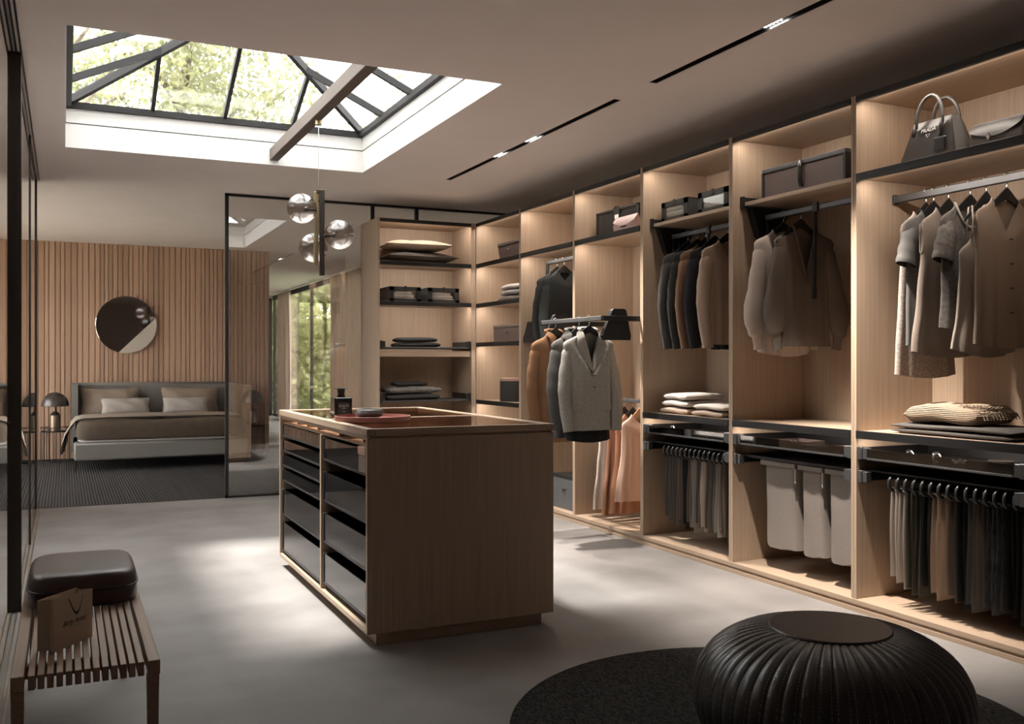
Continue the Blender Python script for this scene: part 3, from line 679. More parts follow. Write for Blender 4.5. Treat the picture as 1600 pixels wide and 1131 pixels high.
def garment(name, label, cat, x, y, z, rz, m, ws=.20, wch=.195, whem=.205, L=.70, wn=.075, drop=.03, vneck=False, arms=None, armr=None, kind=None, group=None, **kw):
    """z is the height of the neck point; the hanger's shoulders sit just under it"""
    t = thing(name, label, cat, (x, y, z), rz, group)
    mb, fy = torso(W(ws, wch, whem, -L), D(kw.pop('d0', .034), kw.pop('d1', .045), kw.pop('d2', .05), -L), -L, wn, drop, vneck, **kw)
    obj('body', mb, m, t, True, True)
    if arms:
        for sx in (-1, 1): obj('sleeve', sleeve(sx, ws - .012, -.108, arms, armr), m, t, True, True)
    if kind == 'blazer':
        blk = M['black_cloth']
        for sx in (-1, 1):
            pts = []
            def q(x_, z_, o_=.007): return (x_, fy(x_, z_) - o_, z_)
            rows = []
            for i in range(15):
                f = i / 14; xi = .070 * (1 - f) + .0 * f; zi = .012 * (1 - f) - drop * f
                wd = (.030 + .060 * min(1, f / .42)) if f < .42 else .085 * max(0.0, 1 - (f - .42) / .58) ** .9 + .001
                if .38 < f < .45: wd *= .74
                rows.append([(sx * (xi - .004), fy(xi, zi) - .004 - .006 * (1 - f), zi), (sx * (xi + wd * .5), fy(xi + wd * .5, zi) - .013, zi - .004), (sx * (xi + wd), fy(xi + wd, zi) - .008, zi - .012)])
            obj('lapel', MB().loft(rows, False, False), m, t, True, True)
            obj('pocket_flap', MB().loft([[(sx * (.075 + .085 * f), fy(.075 + .085 * f, zz) - .006, zz + .006 * f) for f in (0, .33, .66, 1)] for zz in (-L * .745, -L * .80)], False, False), m, t, True, True)
        for zz in (-drop - .03, -drop - .11):
            obj('button', MB().lathe([(.001, -.003), (.009, -.003), (.009, .003), (.001, .003)], (0, 0, 0), 12), 'ink', t, False, True).location = (.004, fy(0, zz) - .008, zz)
        obj('collar', MB().tube([(-.072, -.012, .010), (-.066, .02, .022), (-.03, .034, .026), (.03, .034, .026), (.066, .02, .022), (.072, -.012, .010)], [.010, .013, .014, .014, .013, .010], 8), m, t, True, True)
    if kind in ('shirt', 'coat'):
        for sx in (-1, 1):
            obj('collar', MB().loft([[(sx * .072, -.01, .020), (sx * .05, -.045, .004), (sx * .012, -.052, -.026)], [(sx * .088, -.014, -.008), (sx * .078, -.054, -.030), (sx * .050, -.060, -.075)]], False, False), m, t, True, True)
        obj('placket', MB().loft([[(-.014, fy(0, zz) - .005, zz), (.014, fy(0, zz) - .005, zz)] for zz in [-.06 - (L - .08) * i / 12 for i in range(13)]], False, False), m, t, True, True)
        obj('collar_stand', MB().tube([(-.072, -.012, .012), (-.066, .02, .024), (-.03, .034, .028), (.03, .034, .028), (.066, .02, .024), (.072, -.012, .012)], [.010, .013, .014, .014, .013, .010], 8), m, t, True, True)
    if kind == 'trim' or kind == 'cardigan':
        pts = []
        for j in range(29):
            a = math.pi + math.pi * j / 28; c = sgnpow(math.cos(a), .75); s = sgnpow(math.sin(a), .75); ac = abs(c)
            zn = -drop * ((1 - ac) if vneck else (1 - ac ** 2.2)); pts.append((wn * c, interp(D(.034, .045, .05, -L), zn) * .35 * s - .003, zn))
        obj('neck_band', MB().tube(pts, .006 if kind == 'trim' else .009, 6, True), M['trim_white'] if kind == 'trim' else m, t, True, True)
    return t, fy
M['black_cloth'] = fabric('black_cloth', (.012, .012, .012), .2)
M['trim_white'] = fabric('white_trim', (.52, .49, .45), .05)
C = dict(blazer=fabric('grey_tweed', (.25, .24, .22), .28, 140, .3), rust=fabric('rust_wool', (.15, .078, .040), .15), charcoal=fabric('charcoal_wool', (.038, .037, .037), .2),
         slate=fabric('slate_wool', (.075, .072, .07), .2), pine=stripes('pinstripe_dark', (.026, .028, .027), (.045, .048, .047), 'X', 26, bump=.05), camel=fabric('camel_brown', (.20, .118, .075), .12), navy=fabric('near_black_wool', (.026, .026, .030), .2),
         beige=fabric('beige_wool', (.40, .305, .245), .06), blouse=fabric('ecru_silk', (.55, .475, .42), .04, 60, .05), taupe=fabric('taupe_knit', (.165, .137, .115), .12, 260, .3),
         lace=noisy('lace', (.30, .24, .21), (.50, .42, .37), (1, 1, 1), 120, 2, .9, .3), tee=fabric('grey_marl', (.125, .12, .115), .25, 160, .2, scale=(.3, 1, 3)), stone=fabric('stone_linen', (.25, .205, .17), .1), marl=noisy('brown_marl', (.105, .092, .084), (.165, .147, .136), (1, 1, 1), 55, 4, .9, .1),
         cream=fabric('cream_silk', (.36, .31, .265), .04, 50, .05), sand=fabric('sand_wool', (.27, .215, .172), .08), copper=fabric('copper_satin', (.34, .17, .105), .06, 40, .05), blush=fabric('blush_linen', (.52, .36, .29), .06), white=fabric('white_lace', (.55, .50, .46), .2, 150, .3))

# third bay: coats on the pulled-out rod
HZ = RZ + .020
def hang(x, y, zr, label_h, wood=False, rz=0.0, group=None, ws=.20):
    t = hanger(x, y, zr, rz, label_h, wood, group); t.scale = (min(.90, (ws - .022) / .205), 1, 1); return t
NECK = -.146 + .036
hang(RX, 6.287, HZ, 'black hanger of the rust coat on the pulled-out rod')
garment('coat', 'rust brown wool coat hanging on the pulled-out rod', 'coat', RX - .01, 6.287, HZ + NECK, .12, C['rust'], .205, .20, .23, .80, .072, .06, True, ARM_J, ARM_JR, 'coat')
hang(RX, 5.93, HZ, 'black hanger of the charcoal jacket behind the tweed blazer')
garment('jacket', 'charcoal wool jacket half hidden behind the grey tweed blazer', 'jacket', RX - .02, 5.95, HZ + NECK, .10, C['slate'], .20, .172, .19, .74, .072, .10, True, ARM_J, ARM_JR, 'blazer')
hang(RX, 5.784, HZ, 'black hanger of the grey tweed blazer')
garment('shirt', 'black shirt worn under the grey tweed blazer', 'shirt', RX - .005, 5.795, HZ + NECK - .02, .06, M['black_cloth'], .17, .15, .175, .725, .13, .42, True, fold=.006, hemcurve=.02, backdrop=.42)
garment('blazer', 'light grey tweed blazer at the front of the pulled-out rod', 'blazer', RX - .005, 5.784, HZ + NECK, .06, C['blazer'], .205, .172, .190, .68, .074, .27, True, ARM_J, ARM_JR, 'blazer', d1=.062, d2=.06, fold=.006)
# third bay, lower fixed rail: dresses
for y, c, lab, L, ws, kd, wood in ((6.36, 'white', 'white lace dress on the low rail of the open bay', .80, .16, None, False), (6.25, 'copper', 'copper satin dress on the low rail', .83, .15, None, False), (6.03, 'blush', 'pale blush sleeveless dress on a wooden hanger', .70, .16, None, True), (6.13, 'copper', 'second copper skirt dress behind the blush one', .80, .15, None, False)):
    hang(3.873, y, .973, ('wooden' if wood else 'black') + ' hanger holding the ' + lab.split(' on ')[0].replace(' behind the blush one', ''), wood, ws=ws)
    garment('dress', lab, 'dress', 3.865, y, .864, .05, C[c], ws, ws * .98, ws * 1.35, L - .06, .07, .07, True, fold=.012, kf=4, ph=y * 9, d0=.018, d1=.024, d2=.028)
# second bay: dark coats on the raised lift
for y, c, lab in ((7.05, 'charcoal', 'dark charcoal coat on the raised lift rail'), (6.93, 'pine', 'dark striped jacket behind the bay divider')):
    hang(3.717, y, 2.107, 'black hanger of the ' + lab.split(' on ')[0].split(' behind')[0])
    garment('coat', lab, 'coat', 3.717, y, 2.107 + NECK, .05, C[c], .195, .19, .20, .72, .072, .08, True, ARM_J, ARM_JR)
# fourth bay: five jackets
for (u, c, lab, L) in ((1075, 'slate', 'slate grey jacket, rearmost on the rail with the brown jacket', .60), (1090, 'pine', 'dark pinstripe jacket beside the slate grey one', .66), (1103, 'camel', 'brown jacket between two dark jackets', .66), (1117, 'navy', 'near black jacket between the brown and beige ones', .66), (1137, 'beige', 'beige wool jacket at the front of its rail', .66)):
    y = PX(u, 360, 3.805)[1]
    hang(3.805, y, 2.130, 'black hanger of the ' + lab.split(',')[0].split(' beside')[0].split(' between')[0].split(' at the')[0])
    garment('jacket', lab, 'jacket', 3.80, y, 2.130 + NECK, .05, C[c], .205, .165, .160, L, .072, .10, True, ARM_J, ARM_JR, d0=.022, d1=.03, d2=.032)
# fifth bay: blouse and cardigan
PUFF = [(-.055, .004, .012), (-.034, 0, -.035), (.0, -.01, -.20), (.030, -.02, -.40), (.030, -.03, -.49), (.020, -.03, -.52), (.012, -.03, -.59)]
PUFFR = [.030, .053, .058, .074, .052, .030, .028]
hang(3.805, 4.385, 2.130, 'black hanger of the ecru blouse')
garment('blouse', 'pale ecru blouse with full sleeves behind the taupe cardigan', 'blouse', 3.798, 4.385, 2.130 + NECK, -.03, C['blouse'], .20, .165, .18, .71, .075, .12, True, PUFF, PUFFR, hemcurve=.03, fold=.016)
hang(3.805, 4.241, 2.130, 'black hanger of the taupe cardigan')
garment('cardigan', 'taupe knit cardigan with a deep neckline and gathered cuffs', 'cardigan', 3.83, 4.241, 2.130 + NECK, -.06, C['taupe'], .205, .165, .185, .68, .082, .29, True, PUFF, PUFFR, 'cardigan', fold=.012, kf=4, d1=.038, d2=.040)
# sixth bay: short tops
RXX, RZZ = 3.857, 2.100
TEE = [(-.055, .002, .010), (-.032, 0, -.03), (-.004, -.01, -.11), (.010, -.014, -.165)]; TEER = [.030, .052, .056, .058]
tops = [(1447, 'lace', 'long lace hemmed dress, first on the short tops rail', 'dress', dict(ws=.16, wch=.16, whem=.20, L=.80, drop=.10, vneck=True, fold=.005, hemcurve=.02)),
        (1459, 'tee', 'grey marl short sleeved tee next to the lace dress', 'tee', dict(ws=.19, wch=.165, whem=.17, L=.66, drop=.06, arms=TEE, armr=TEER, fold=.004)),
        (1482, 'stone', 'stone coloured sleeveless top between two tees', 'top', dict(ws=.17, wch=.175, whem=.235, L=.69, drop=.10, vneck=True, hemcurve=.03, fold=.012)),
        (1516, 'marl', 'brown marl tee with white edging', 'tee', dict(ws=.185, wch=.17, whem=.18, L=.58, wn=.095, drop=.11, arms=TEE, armr=TEER, kind='trim', hemcurve=.02)),
        (1541, 'cream', 'cream silk camisole with thin straps', 'camisole', dict(ws=.165, wch=.165, whem=.20, L=.52, drop=.10, vneck=True, wn=.09, hemcurve=.04, fold=.014)),
        (1573, 'sand', 'sand sleeveless waistcoat with buttons down the front', 'waistcoat', dict(ws=.19, wch=.185, whem=.20, L=.66, drop=.15, vneck=True, wn=.09, hemcurve=.02, fold=.008))]
for u, c, lab, cat, kw in tops:
    y = PX(u, 300, RXX)[1]
    hang(RXX, y, RZZ, 'black hanger of the ' + lab.split(' next')[0].split(', first')[0].split(' between')[0].split(' with')[0], ws=kw['ws'])
    drop_more = .16 if cat == 'camisole' else 0
    t, fy = garment(cat if cat != 'tee' else 'tee_shirt', lab, cat, RXX - .01, y, RZZ + NECK - drop_more, -.02, C[c], d0=.016, d1=.021, d2=.023, ph=u * .7, **kw)
    if cat == 'camisole':
        for sx in (-1, 1): obj('strap', MB().tube([(sx * .10, -.012, -.02), (sx * .095, -.018, .06), (sx * .09, -.008, .135), (sx * .09, .012, .13), (sx * .095, .02, .0)], .004, 6), C[c], t, True, True)
    if cat == 'waistcoat':
        for k in range(4):
            zz = -.19 - k * .11; obj('button', MB().lathe([(.001, -.003), (.008, -.003), (.008, .003), (.001, .003)], (0, 0, 0), 10), 'ink', t, False, True).location = (.002, fy(0, zz) - .012, zz)
    if cat in ('top', 'waistcoat'):
        wt_ = W(kw['ws'], kw['wch'], kw['whem'], -kw['L']); ax = lambda z_: interp(wt_, z_) - .001
        for sx in (-1, 1): obj('armhole_edge', MB().tube([(sx * ax(zz), yy, zz) for zz, yy in ((-.085, -.006), (-.12, -.010), (-.17, -.011), (-.215, -.008), (-.23, 0), (-.215, .008), (-.17, .011), (-.12, .010), (-.085, .006))], .0035, 6), C[c], t, True, True)

# ------------------------------------------------------------------ trousers over the pull-out hooks
def trouser_mesh(m, L, seed, wd=.30):
    r = random.Random(seed); mb = MB()
    ph = r.uniform(0, 6); a = r.uniform(.0015, .0035)
    for side in (-1, 1):
        rows = []
        for i in range(14):
            v = i / 13; z = -.006 - L * v * (1 if side < 0 else .94)
            ring = []
            n = 22
            for j in range(n):
                q = 2 * math.pi * j / n; c = sgnpow(math.cos(q), .6); s = sgnpow(math.sin(q), .6)
                x = .02 + wd / 2 + (wd / 2 * (1 + .03 * v)) * c + .006 * math.sin(5 * v + ph)
                y = side * (.0135 + .002 * v) + .0042 * s + a * v * math.sin(9 * c + ph + 2 * side) + .0015 * math.sin(4 * v + ph)
                ring.append((x, y, z))
            rows.append(ring)
        mb.loft(rows)
    mb.loft([[(xx, rr * math.cos(a), -.008 + rr * math.sin(a)) for rr, aa in ((.0175, range(9)), (.0095, range(8, -1, -1))) for a in [math.pi * q / 8 for q in aa]] for xx in (.02, .02 + wd)])
    return mesh('trousers', mb, m, 60)
TC = dict(cream=fabric('cream_wool', (.50, .44, .385), .05), olive=fabric('olive_wool', (.10, .092, .075), .15), sand=fabric('sand_cotton', (.42, .33, .26), .08), mole=fabric('mole_wool', (.18, .152, .13), .12), grey=fabric('grey_wool', (.15, .143, .135), .12),
          coal=fabric('coal_wool', (.032, .032, .033), .2), denim=noisy('grey_denim', (.05, .052, .056), (.12, .122, .126), (1, 1, .25), 90, 3, .9, .2), pale=fabric('pale_grey_wool', (.33, .30, .275), .1))
ORD = ['first', 'second', 'third', 'fourth', 'fifth', 'sixth', 'seventh', 'eighth', 'ninth', 'tenth', 'eleventh', 'twelfth', 'thirteenth', 'fourteenth', 'fifteenth']
def hang_trousers(ys, cols, where, Ls, seed0, zt=.634):
    cnt = {}
    for k, (y, c) in enumerate(zip(ys, cols)):
        if c is None: continue
        nm = {'cream': 'cream', 'olive': 'dark olive', 'sand': 'sand', 'mole': 'mole brown', 'grey': 'mid grey', 'coal': 'black', 'denim': 'grey denim', 'pale': 'pale grey'}[c]
        o = bpy.data.objects.new('trousers', trouser_mesh(TC[c], Ls[k % len(Ls)], seed0 + k)); COL.objects.link(o); o.location = (3.628, y, zt)
        tag(o, '%s trousers on the %s rack hook counted from the %s' % (nm, ORD[k], where), 'trousers', 'trousers counted from the ' + where)
hang_trousers(hy5, ['cream', 'cream', 'olive', 'olive', 'coal', 'sand', 'sand', 'mole', 'coal', 'grey', 'mole', 'denim', 'denim', 'coal', 'coal'], 'laundry bag bay', [.45, .47, .49, .49, .46, .48], 40)
hang_trousers(hy3, ['grey', 'grey', 'mole', 'mole', 'coal', 'mole', 'pale', 'grey', 'cream', 'mole', 'grey', 'pale', 'mole', 'olive'], 'dress and blazer bay', [.43, .45, .45, .44, .46, .44, .47], 80)

# ------------------------------------------------------------------ laundry bags
lin = fabric('grey_linen', (.205, .178, .158), .2, 240, .3)
def laundry(y0, y1, label):
    t = thing('laundry_bag', label, 'laundry bag', (3.68, (y0 + y1) / 2, .23))
    rings = []
    for i in range(16):
        v = i / 15; z = .672 - v * (.672 - .205); ring = []
        hw = (y1 - y0) / 2 * (1 - .04 * v + .03 * math.sin(3 * v)); hd = .17 * (1 - .04 * v); n = 32
        for j in range(n):
            q = 2 * math.pi * j / n; c = sgnpow(math.cos(q), .28); s = sgnpow(math.sin(q), .28)
            ring.append((3.845 + hd * s + .004 * math.sin(7 * v + 4 * c), (y0 + y1) / 2 + hw * c + .004 * math.sin(6 * v + 3 * s), z - .02 * v * (1 - c * c) * (s < 0) + .008 * math.sin(8 * c) * (v == 1)))
        rings.append(ring)
    obj('bag', MB().loft(rings), lin, t, 50)
    obj('cuff', MB().box(3.660, 4.02, y0 - .010, y1 + .010, .655, .689, .006), lin, t)
    obj('strap_clip', MB().box(3.655, 3.662, y0 - .020, y0 - .012, .60, .66).tube([(3.66, y0 - .016, .60), (3.655, y0 - .016, .59), (3.66, y0 - .016, .58)], .004, 6), 'chrome', t)
laundry(4.135, 4.41, 'wide grey linen laundry bag beside the oak divider'); laundry(3.925, 4.10, 'middle grey linen laundry bag of the three'); laundry(3.70, 3.893, 'grey linen laundry bag nearest the short tops bay')

# ------------------------------------------------------------------ boxes, bags and folded things on the shelves
def rot_local(t, x): return x
def window_box(name, label, loc, rz, wd, dp, ht, content):
    """front faces local -Y, width along local X; loc = front bottom centre"""
    t = thing(name, label, 'storage box', loc, rz)
    b = .028
    mb = MB().box(-wd / 2, wd / 2, dp - .006, dp, 0, ht).box(-wd / 2, -wd / 2 + .006, 0, dp, 0, ht).box(wd / 2 - .006, wd / 2, 0, dp, 0, ht).box(-wd / 2, wd / 2, 0, dp, 0, .006).box(-wd / 2, wd / 2, 0, dp, ht - .006, ht)
    obj('body', mb, 'boxcloth', t, local=True)
    obj('front_frame', MB().box(-wd / 2 - .001, wd / 2 + .001, -.004, .004, 0, b).box(-wd / 2 - .001, wd / 2 + .001, -.004, .004, ht - b - .008, ht).box(-wd / 2 - .001, -wd / 2 + b + .012, -.004, .004, 0, ht).box(wd / 2 - b - .012, wd / 2 + .001, -.004, .004, 0, ht), 'boxcloth', t, local=True)
    obj('window', B(-wd / 2 + .02, wd / 2 - .02, .0, .002, .02, ht - .02), 'glass', t, local=True)
    obj('pull_tab', B(-.012, .012, -.007, -.003, ht - .028, ht + .008, .002), 'black', t, local=True)
    ct = MB()
    for k in range(3): ct.box(-wd / 2 + .035, wd / 2 - .04 - .02 * k, .006, dp - .03, .007 + k * .031, .037 + k * .031, .010)
    obj('contents', ct, content, t, local=True)
    return t
lightc = fabric('pale_cloth', (.66, .61, .58), .1); darkc = fabric('dark_fold', (.040, .040, .040), .2)
RZX = -math.pi / 2     # turns local -Y to world -X
window_box('storage_box', 'dark window box above the jackets, further from the trunk', (3.70, 5.335, 2.2005), RZX, .295, .33, .133, lightc)
window_box('storage_box', 'dark window box above the jackets, next to the trunk bay', (3.70, 4.915, 2.2005), RZX, .305, .33, .135, lightc)
window_box('storage_box', 'dark window box beside the tall outer panel of the corner shelf unit', (2.90, 8.56, 1.8175), 0, .305, .33, .140, lightc)
window_box('storage_box', 'dark window box nearer the corner post of the shelf unit', (3.285, 8.56, 1.8175), 0, .315, .33, .140, lightc)
# trunk
t = thing('trunk', 'large brown leather trunk with black corners above the cardigan', 'trunk', (3.70, 4.10, 2.2005))
obj('body', B(3.70, 4.06, 3.79, 4.44, 2.2005, 2.345, .004), 'leather_brown', t)
obj('lid', B(3.695, 4.065, 3.785, 4.445, 2.346, 2.372, .004), 'grey_metal', t)
obj('edge_trim', MB().box(3.694, 3.712, 3.783, 3.80, 2.2005, 2.35).box(3.694, 3.70, 4.43, 4.446, 2.2005, 2.35).box(3.695, 4.06, 3.782, 3.79, 2.2005, 2.35), 'black', t)
obj('strap', MB().tube([(3.692, 4.115, 2.366), (3.685, 4.115, 2.33), (3.684, 4.115, 2.26), (3.694, 4.115, 2.222)], .012, 8, True, 1.0), 'leather_black', t, True)
# garment case with window and pink clutch in front
t = thing('garment_case', 'black translucent case with a white tag behind the pink clutch', 'storage case', (3.72, 6.12, 2.1945))
obj('shell', B(3.72, 4.0, 5.80, 6.40, 2.1945, 2.39, .006), plain('case_vinyl', (.022, .021, .020), .22), t)
obj('edge_binding', MB().box(3.714, 3.722, 6.385, 6.402, 2.1945, 2.392).box(3.714, 3.722, 5.798, 5.83, 2.1945, 2.392).box(3.714, 3.722, 5.80, 6.40, 2.378, 2.392), 'black', t)
obj('tag', B(3.7115, 3.714, 6.07, 6.125, 2.315, 2.345), 'whiteink', t); obj('tag_strap', MB().box(3.711, 3.7135, 6.055, 6.14, 2.35, 2.40).tube([(3.712, 6.06, 2.39), (3.712, 6.07, 2.405), (3.712, 6.12, 2.405), (3.712, 6.135, 2.39)], .004, 6), 'black', t)
t = thing('clutch_bag', 'pale pink envelope clutch leaning on the black case', 'clutch', (3.66, 5.86, 2.1945))
def envelope(x0, ya, yb, z0, ht, dp, m, flapm, parent, curve=.35):
    obj('body', MB().loft([[(x0 + dp * .0, ya, z0), (x0 + dp, ya, z0), (x0 + dp, yb, z0), (x0, yb, z0)], [(x0 - .006, ya - .003, z0 + ht * .4), (x0 + dp + .006, ya - .003, z0 + ht * .4), (x0 + dp + .006, yb + .003, z0 + ht * .4), (x0 - .006, yb + .003, z0 + ht * .4)], [(x0 + dp * .4, ya, z0 + ht), (x0 + dp * .6, ya, z0 + ht), (x0 + dp * .6, yb, z0 + ht), (x0 + dp * .4, yb, z0 + ht)]]), m, parent, 50)
    n = 17; top = []; mid = []; bot = []
    for i in range(n):
        f = i / (n - 1); y = ya + (yb - ya) * f; dip = ht * (curve + .28 * math.sin(math.pi * f))
        top.append((x0 + dp * .55, y, z0 + ht + .002)); mid.append((x0 + dp * .12, y, z0 + ht * .86)); bot.append((x0 - .010, y, z0 + ht - dip))
    obj('flap', MB().loft([top, mid, bot, [(p[0] + .004, p[1], p[2]) for p in bot], [(p[0] + .004, p[1], p[2]) for p in mid]], False, False), flapm, parent, 50)
pk = plain('pink_leather', (.50, .36, .345), .45)
envelope(3.655, 5.74, 6.04, 2.1945, .110, .035, pk, pk, t, .35)
obj('clasp', B(3.637, 3.646, 5.86, 5.92, 2.222, 2.232), 'bronze', t)
# handbag
HBX, HBY, HBZ = 3.655, 3.235, 2.1945
t = thing('handbag', 'structured grey leather handbag with two arched handles and silver lettering', 'handbag', (HBX, HBY, HBZ))
hb = []
for z, hw, hd in ((0, .150, .075), (.004, .154, .079), (.16, .112, .045), (.198, .104, .026), (.200, .100, .022)):
    hb.append([(HBX + .08 + sx * hd, HBY + sy * hw, HBZ + z) for sx, sy in ((-1, -1), (1, -1), (1, 1), (-1, 1))])
obj('body', MB().loft(hb), 'leather_grey', t)
obj('gusset', MB().loft([[(HBX + .02, HBY - .154, HBZ + .003), (HBX + .14, HBY - .154, HBZ + .003), (HBX + .08, HBY - .185, HBZ + .003)], [(HBX + .05, HBY - .104, HBZ + .198), (HBX + .11, HBY - .104, HBZ + .198), (HBX + .08, HBY - .122, HBZ + .19)]]), 'leather_grey', t)
for sx, dx in ((-1, .034), (1, .126)):
    pts = []
    for i in range(21):
        a = math.pi * i / 20; pts.append((HBX + dx + sx * .012 * (1 - math.sin(a)), HBY + .075 * math.cos(a), HBZ + .165 + .145 * math.sin(a) ** .8))
    obj('handle', MB().tube(pts, .0085, 10), 'leather_grey', t, True)
    for sy in (-1, 1): obj('handle_tab', MB().tube([(HBX + dx + sx * .012, HBY + sy * .075, HBZ + .185), (HBX + dx + sx * .02, HBY + sy * .077, HBZ + .15), (HBX + dx + sx * .026, HBY + sy * .078, HBZ + .125)], [.010, .014, .008], 8, True, .5), 'leather_grey', t, True)
kt = obj('key_tag', B(HBX + .002, HBX + .016, HBY - .108, HBY - .040, HBZ + .030, HBZ + .098, .006), 'leather_black', t)
obj('tag_cord', MB().tube([(HBX + .03, HBY - .07, HBZ + .195), (HBX + .022, HBY - .072, HBZ + .16), (HBX + .024, HBY - .066, HBZ + .13), (HBX + .012, HBY - .072, HBZ + .098)], [.007, .010, .006, .008], 8), 'leather_grey', kt, True)
# front face tilt for lettering
tilt = math.atan2(.034, .156)
Ml = Matrix.Translation((.0265, .006, .147)) @ Matrix.Rotation(tilt, 4, 'Y') @ Matrix.Rotation(-math.pi / 2, 4, 'Z') @ Matrix.Rotation(math.pi / 2, 4, 'X')
text('lettering', 'PRADA', .026, 'whiteink', t, Ml, .0012, 0, 1.05)
em = MB()
tri = [(-.012, .006), (.012, .006), (0, -.010)]
for i in range(3):
    a, b = tri[i], tri[(i + 1) % 3]; em.tube([(a[0], a[1], 0), (b[0], b[1], 0)], .0014, 5)
eo = obj('emblem', em, 'whiteink', t, local=True); eo.matrix_local = Matrix.Translation((.0215, .006, .121)) @ Matrix.Rotation(tilt, 4, 'Y') @ Matrix.Rotation(-math.pi / 2, 4, 'Z') @ Matrix.Rotation(math.pi / 2, 4, 'X')
t = thing('leather_pouch', 'wide grey leather flap pouch beside the handbag', 'bag', (3.72, 2.95, HBZ))
envelope(3.72, 2.785, 3.043, HBZ, .128, .05, M['leather_grey'], M['leather_grey'], t, .30)
obj('clasp', MB().box(3.700, 3.708, 2.93, 2.945, HBZ + .048, HBZ + .07, .002).tube([(3.702, 2.93, HBZ + .05), (3.700, 2.935, HBZ + .04), (3.702, 2.943, HBZ + .05)], .003, 6), 'chrome', t)
obj('zip_pull', MB().tube([(3.74, 2.775, HBZ + .12), (3.735, 2.766, HBZ + .08), (3.735, 2.762, HBZ + .03)], .005, 6), 'leather_brown', t, True)

# folded garments
def folded(name, label, cat, x0, x1, y0, y1, z0, ht, m, layers=2, group=None, seed=1, fringe=False):
    """stack of soft layers, rounded fold towards the room side"""
    t = thing(name, label, cat, ((x0 + x1) / 2, (y0 + y1) / 2, z0), 0, group); r = random.Random(seed); lh = ht / layers
    for L_ in range(layers):
        rows = []
        n = 15; zc = z0 + lh * (L_ + .5); j0 = r.uniform(-.012, .012)
        for i in range(n):
            f = i / (n - 1); y = y0 + (y1 - y0) * f + j0; e = min(1, (min(f, 1 - f) * 9) ** .6 + .18)
            ring = []
            for k in range(20):
                a = 2 * math.pi * k / 20; c = sgnpow(math.cos(a), .40); s = sgnpow(math.sin(a), .55)
                x = (x0 + x1) / 2 + (x1 - x0) / 2 * c * (.985 + .015 * math.sin(5 * f + L_)); z = zc + lh * .5 * s * e + lh * .10 * math.sin(7 * f + 3 * c + L_ * 2) * (1 if L_ == layers - 1 else .3)
                ring.append((x, y, max(z, z0 + .0005)))
            rows.append(ring)
        obj('fold', MB().loft(rows), m, t, 60)
    return t
wsh = fabric('white_cotton', (.62, .57, .52), .05); tsh = fabric('taupe_cotton', (.36, .29, .24), .06)
for k, (mm, nm) in enumerate(((tsh, 'lowest'), (wsh, 'middle'), (wsh, 'top'))):
    folded('folded_shirt', '%s folded pale shirt in the stack of three on the shelf' % nm, 'shirt', 3.66, 3.98, 5.14 + k * .008, 5.46 - k * .022, .9065 + k * .047, .041, mm, 1, None, 10 + k)
for k, (mm, nm) in enumerate(((tsh, 'lower'), (wsh, 'upper'))):
    folded('folded_shirt', '%s folded shirt of the pair beside the stack of three' % nm, 'shirt', 3.645, 3.95, 4.75, 5.075 - k * .006, .9065 + k * .042, .037, mm, 1, None, 20 + k)
folded('folded_blanket', 'dark grey folded blanket under the beige knit on the shelf', 'blanket', 3.66, 4.02, 2.80, 3.47, .9065, .050, fabric('blanket_grey', (.085, .078, .072), .15), 2, None, 31)
knit = stripes('beige_knit', (.31, .235, .175), (.36, .275, .205), 'Z', 38, bump=.8, dist=.006, noise=1.2)  # hollows of the knit carry a little painted shade in their colour
t = folded('knit_throw', 'beige chunky knit throw with fringe on the dark blanket', 'throw', 3.68, 3.96, 2.98, 3.39, .961, .088, knit, 1, None, 33)
fg = MB()
for k in range(26):
    y = 3.20 - k * .012; x = 3.76 + .004 * math.sin(k * 2.3); fg.tube([(x, y, 1.044), (x - .02, y - .006, 1.052), (x - .045, y - .004 + .006 * math.sin(k), 1.042)], .0026, 5)
for k in range(12): fg.tube([(3.70 + k * .02, 2.985, 1.03 - .004 * (k % 3)), (3.70 + k * .02, 2.962, 1.02), (3.70 + k * .021, 2.952, .99)], .0026, 5)
obj('fringe', fg, knit, t)
# corner bay (shelves): items
def soft_box(name, label, x0, x1, y0, y1, z0, ht, m, taper=.0, lid=None):
    t = thing(name, label, 'storage box', ((x0 + x1) / 2, (y0 + y1) / 2, z0))
    rg = []
    for z, g in ((0, taper), (ht * .5, taper * .4), (ht, 0), ):
        rg.append([(x0 + g, y0 + g, z0 + z), (x1 - g, y0 + g, z0 + z), (x1 - g, y1 - g, z0 + z), (x0 + g, y1 - g, z0 + z)])
    obj('body', MB().loft(rg), m, t)
    obj('rim', MB().box(x0 - .003, x1 + .003, y0 - .003, y1 + .003, z0 + ht - .022, z0 + ht + .004, .003), lid or m, t)
    obj('handle', MB().tube([(x0 - .002, (y0 + y1) / 2 - .03, z0 + ht * .62), (x0 - .010, (y0 + y1) / 2, z0 + ht * .55), (x0 - .002, (y0 + y1) / 2 + .03, z0 + ht * .62)], .005, 6), 'leather_black', t, True)
soft_box('storage_basket', 'dark brown tapered basket on the top shelf of the corner bay', 3.70, 3.98, 7.70, 8.22, 2.1925, .165, 'boxbrown', .02)
soft_box('storage_box', 'brown cloth box under the folded knits in the corner bay', 3.70, 4.0, 7.72, 8.32, 1.4365, .155, 'boxbrown', .004)
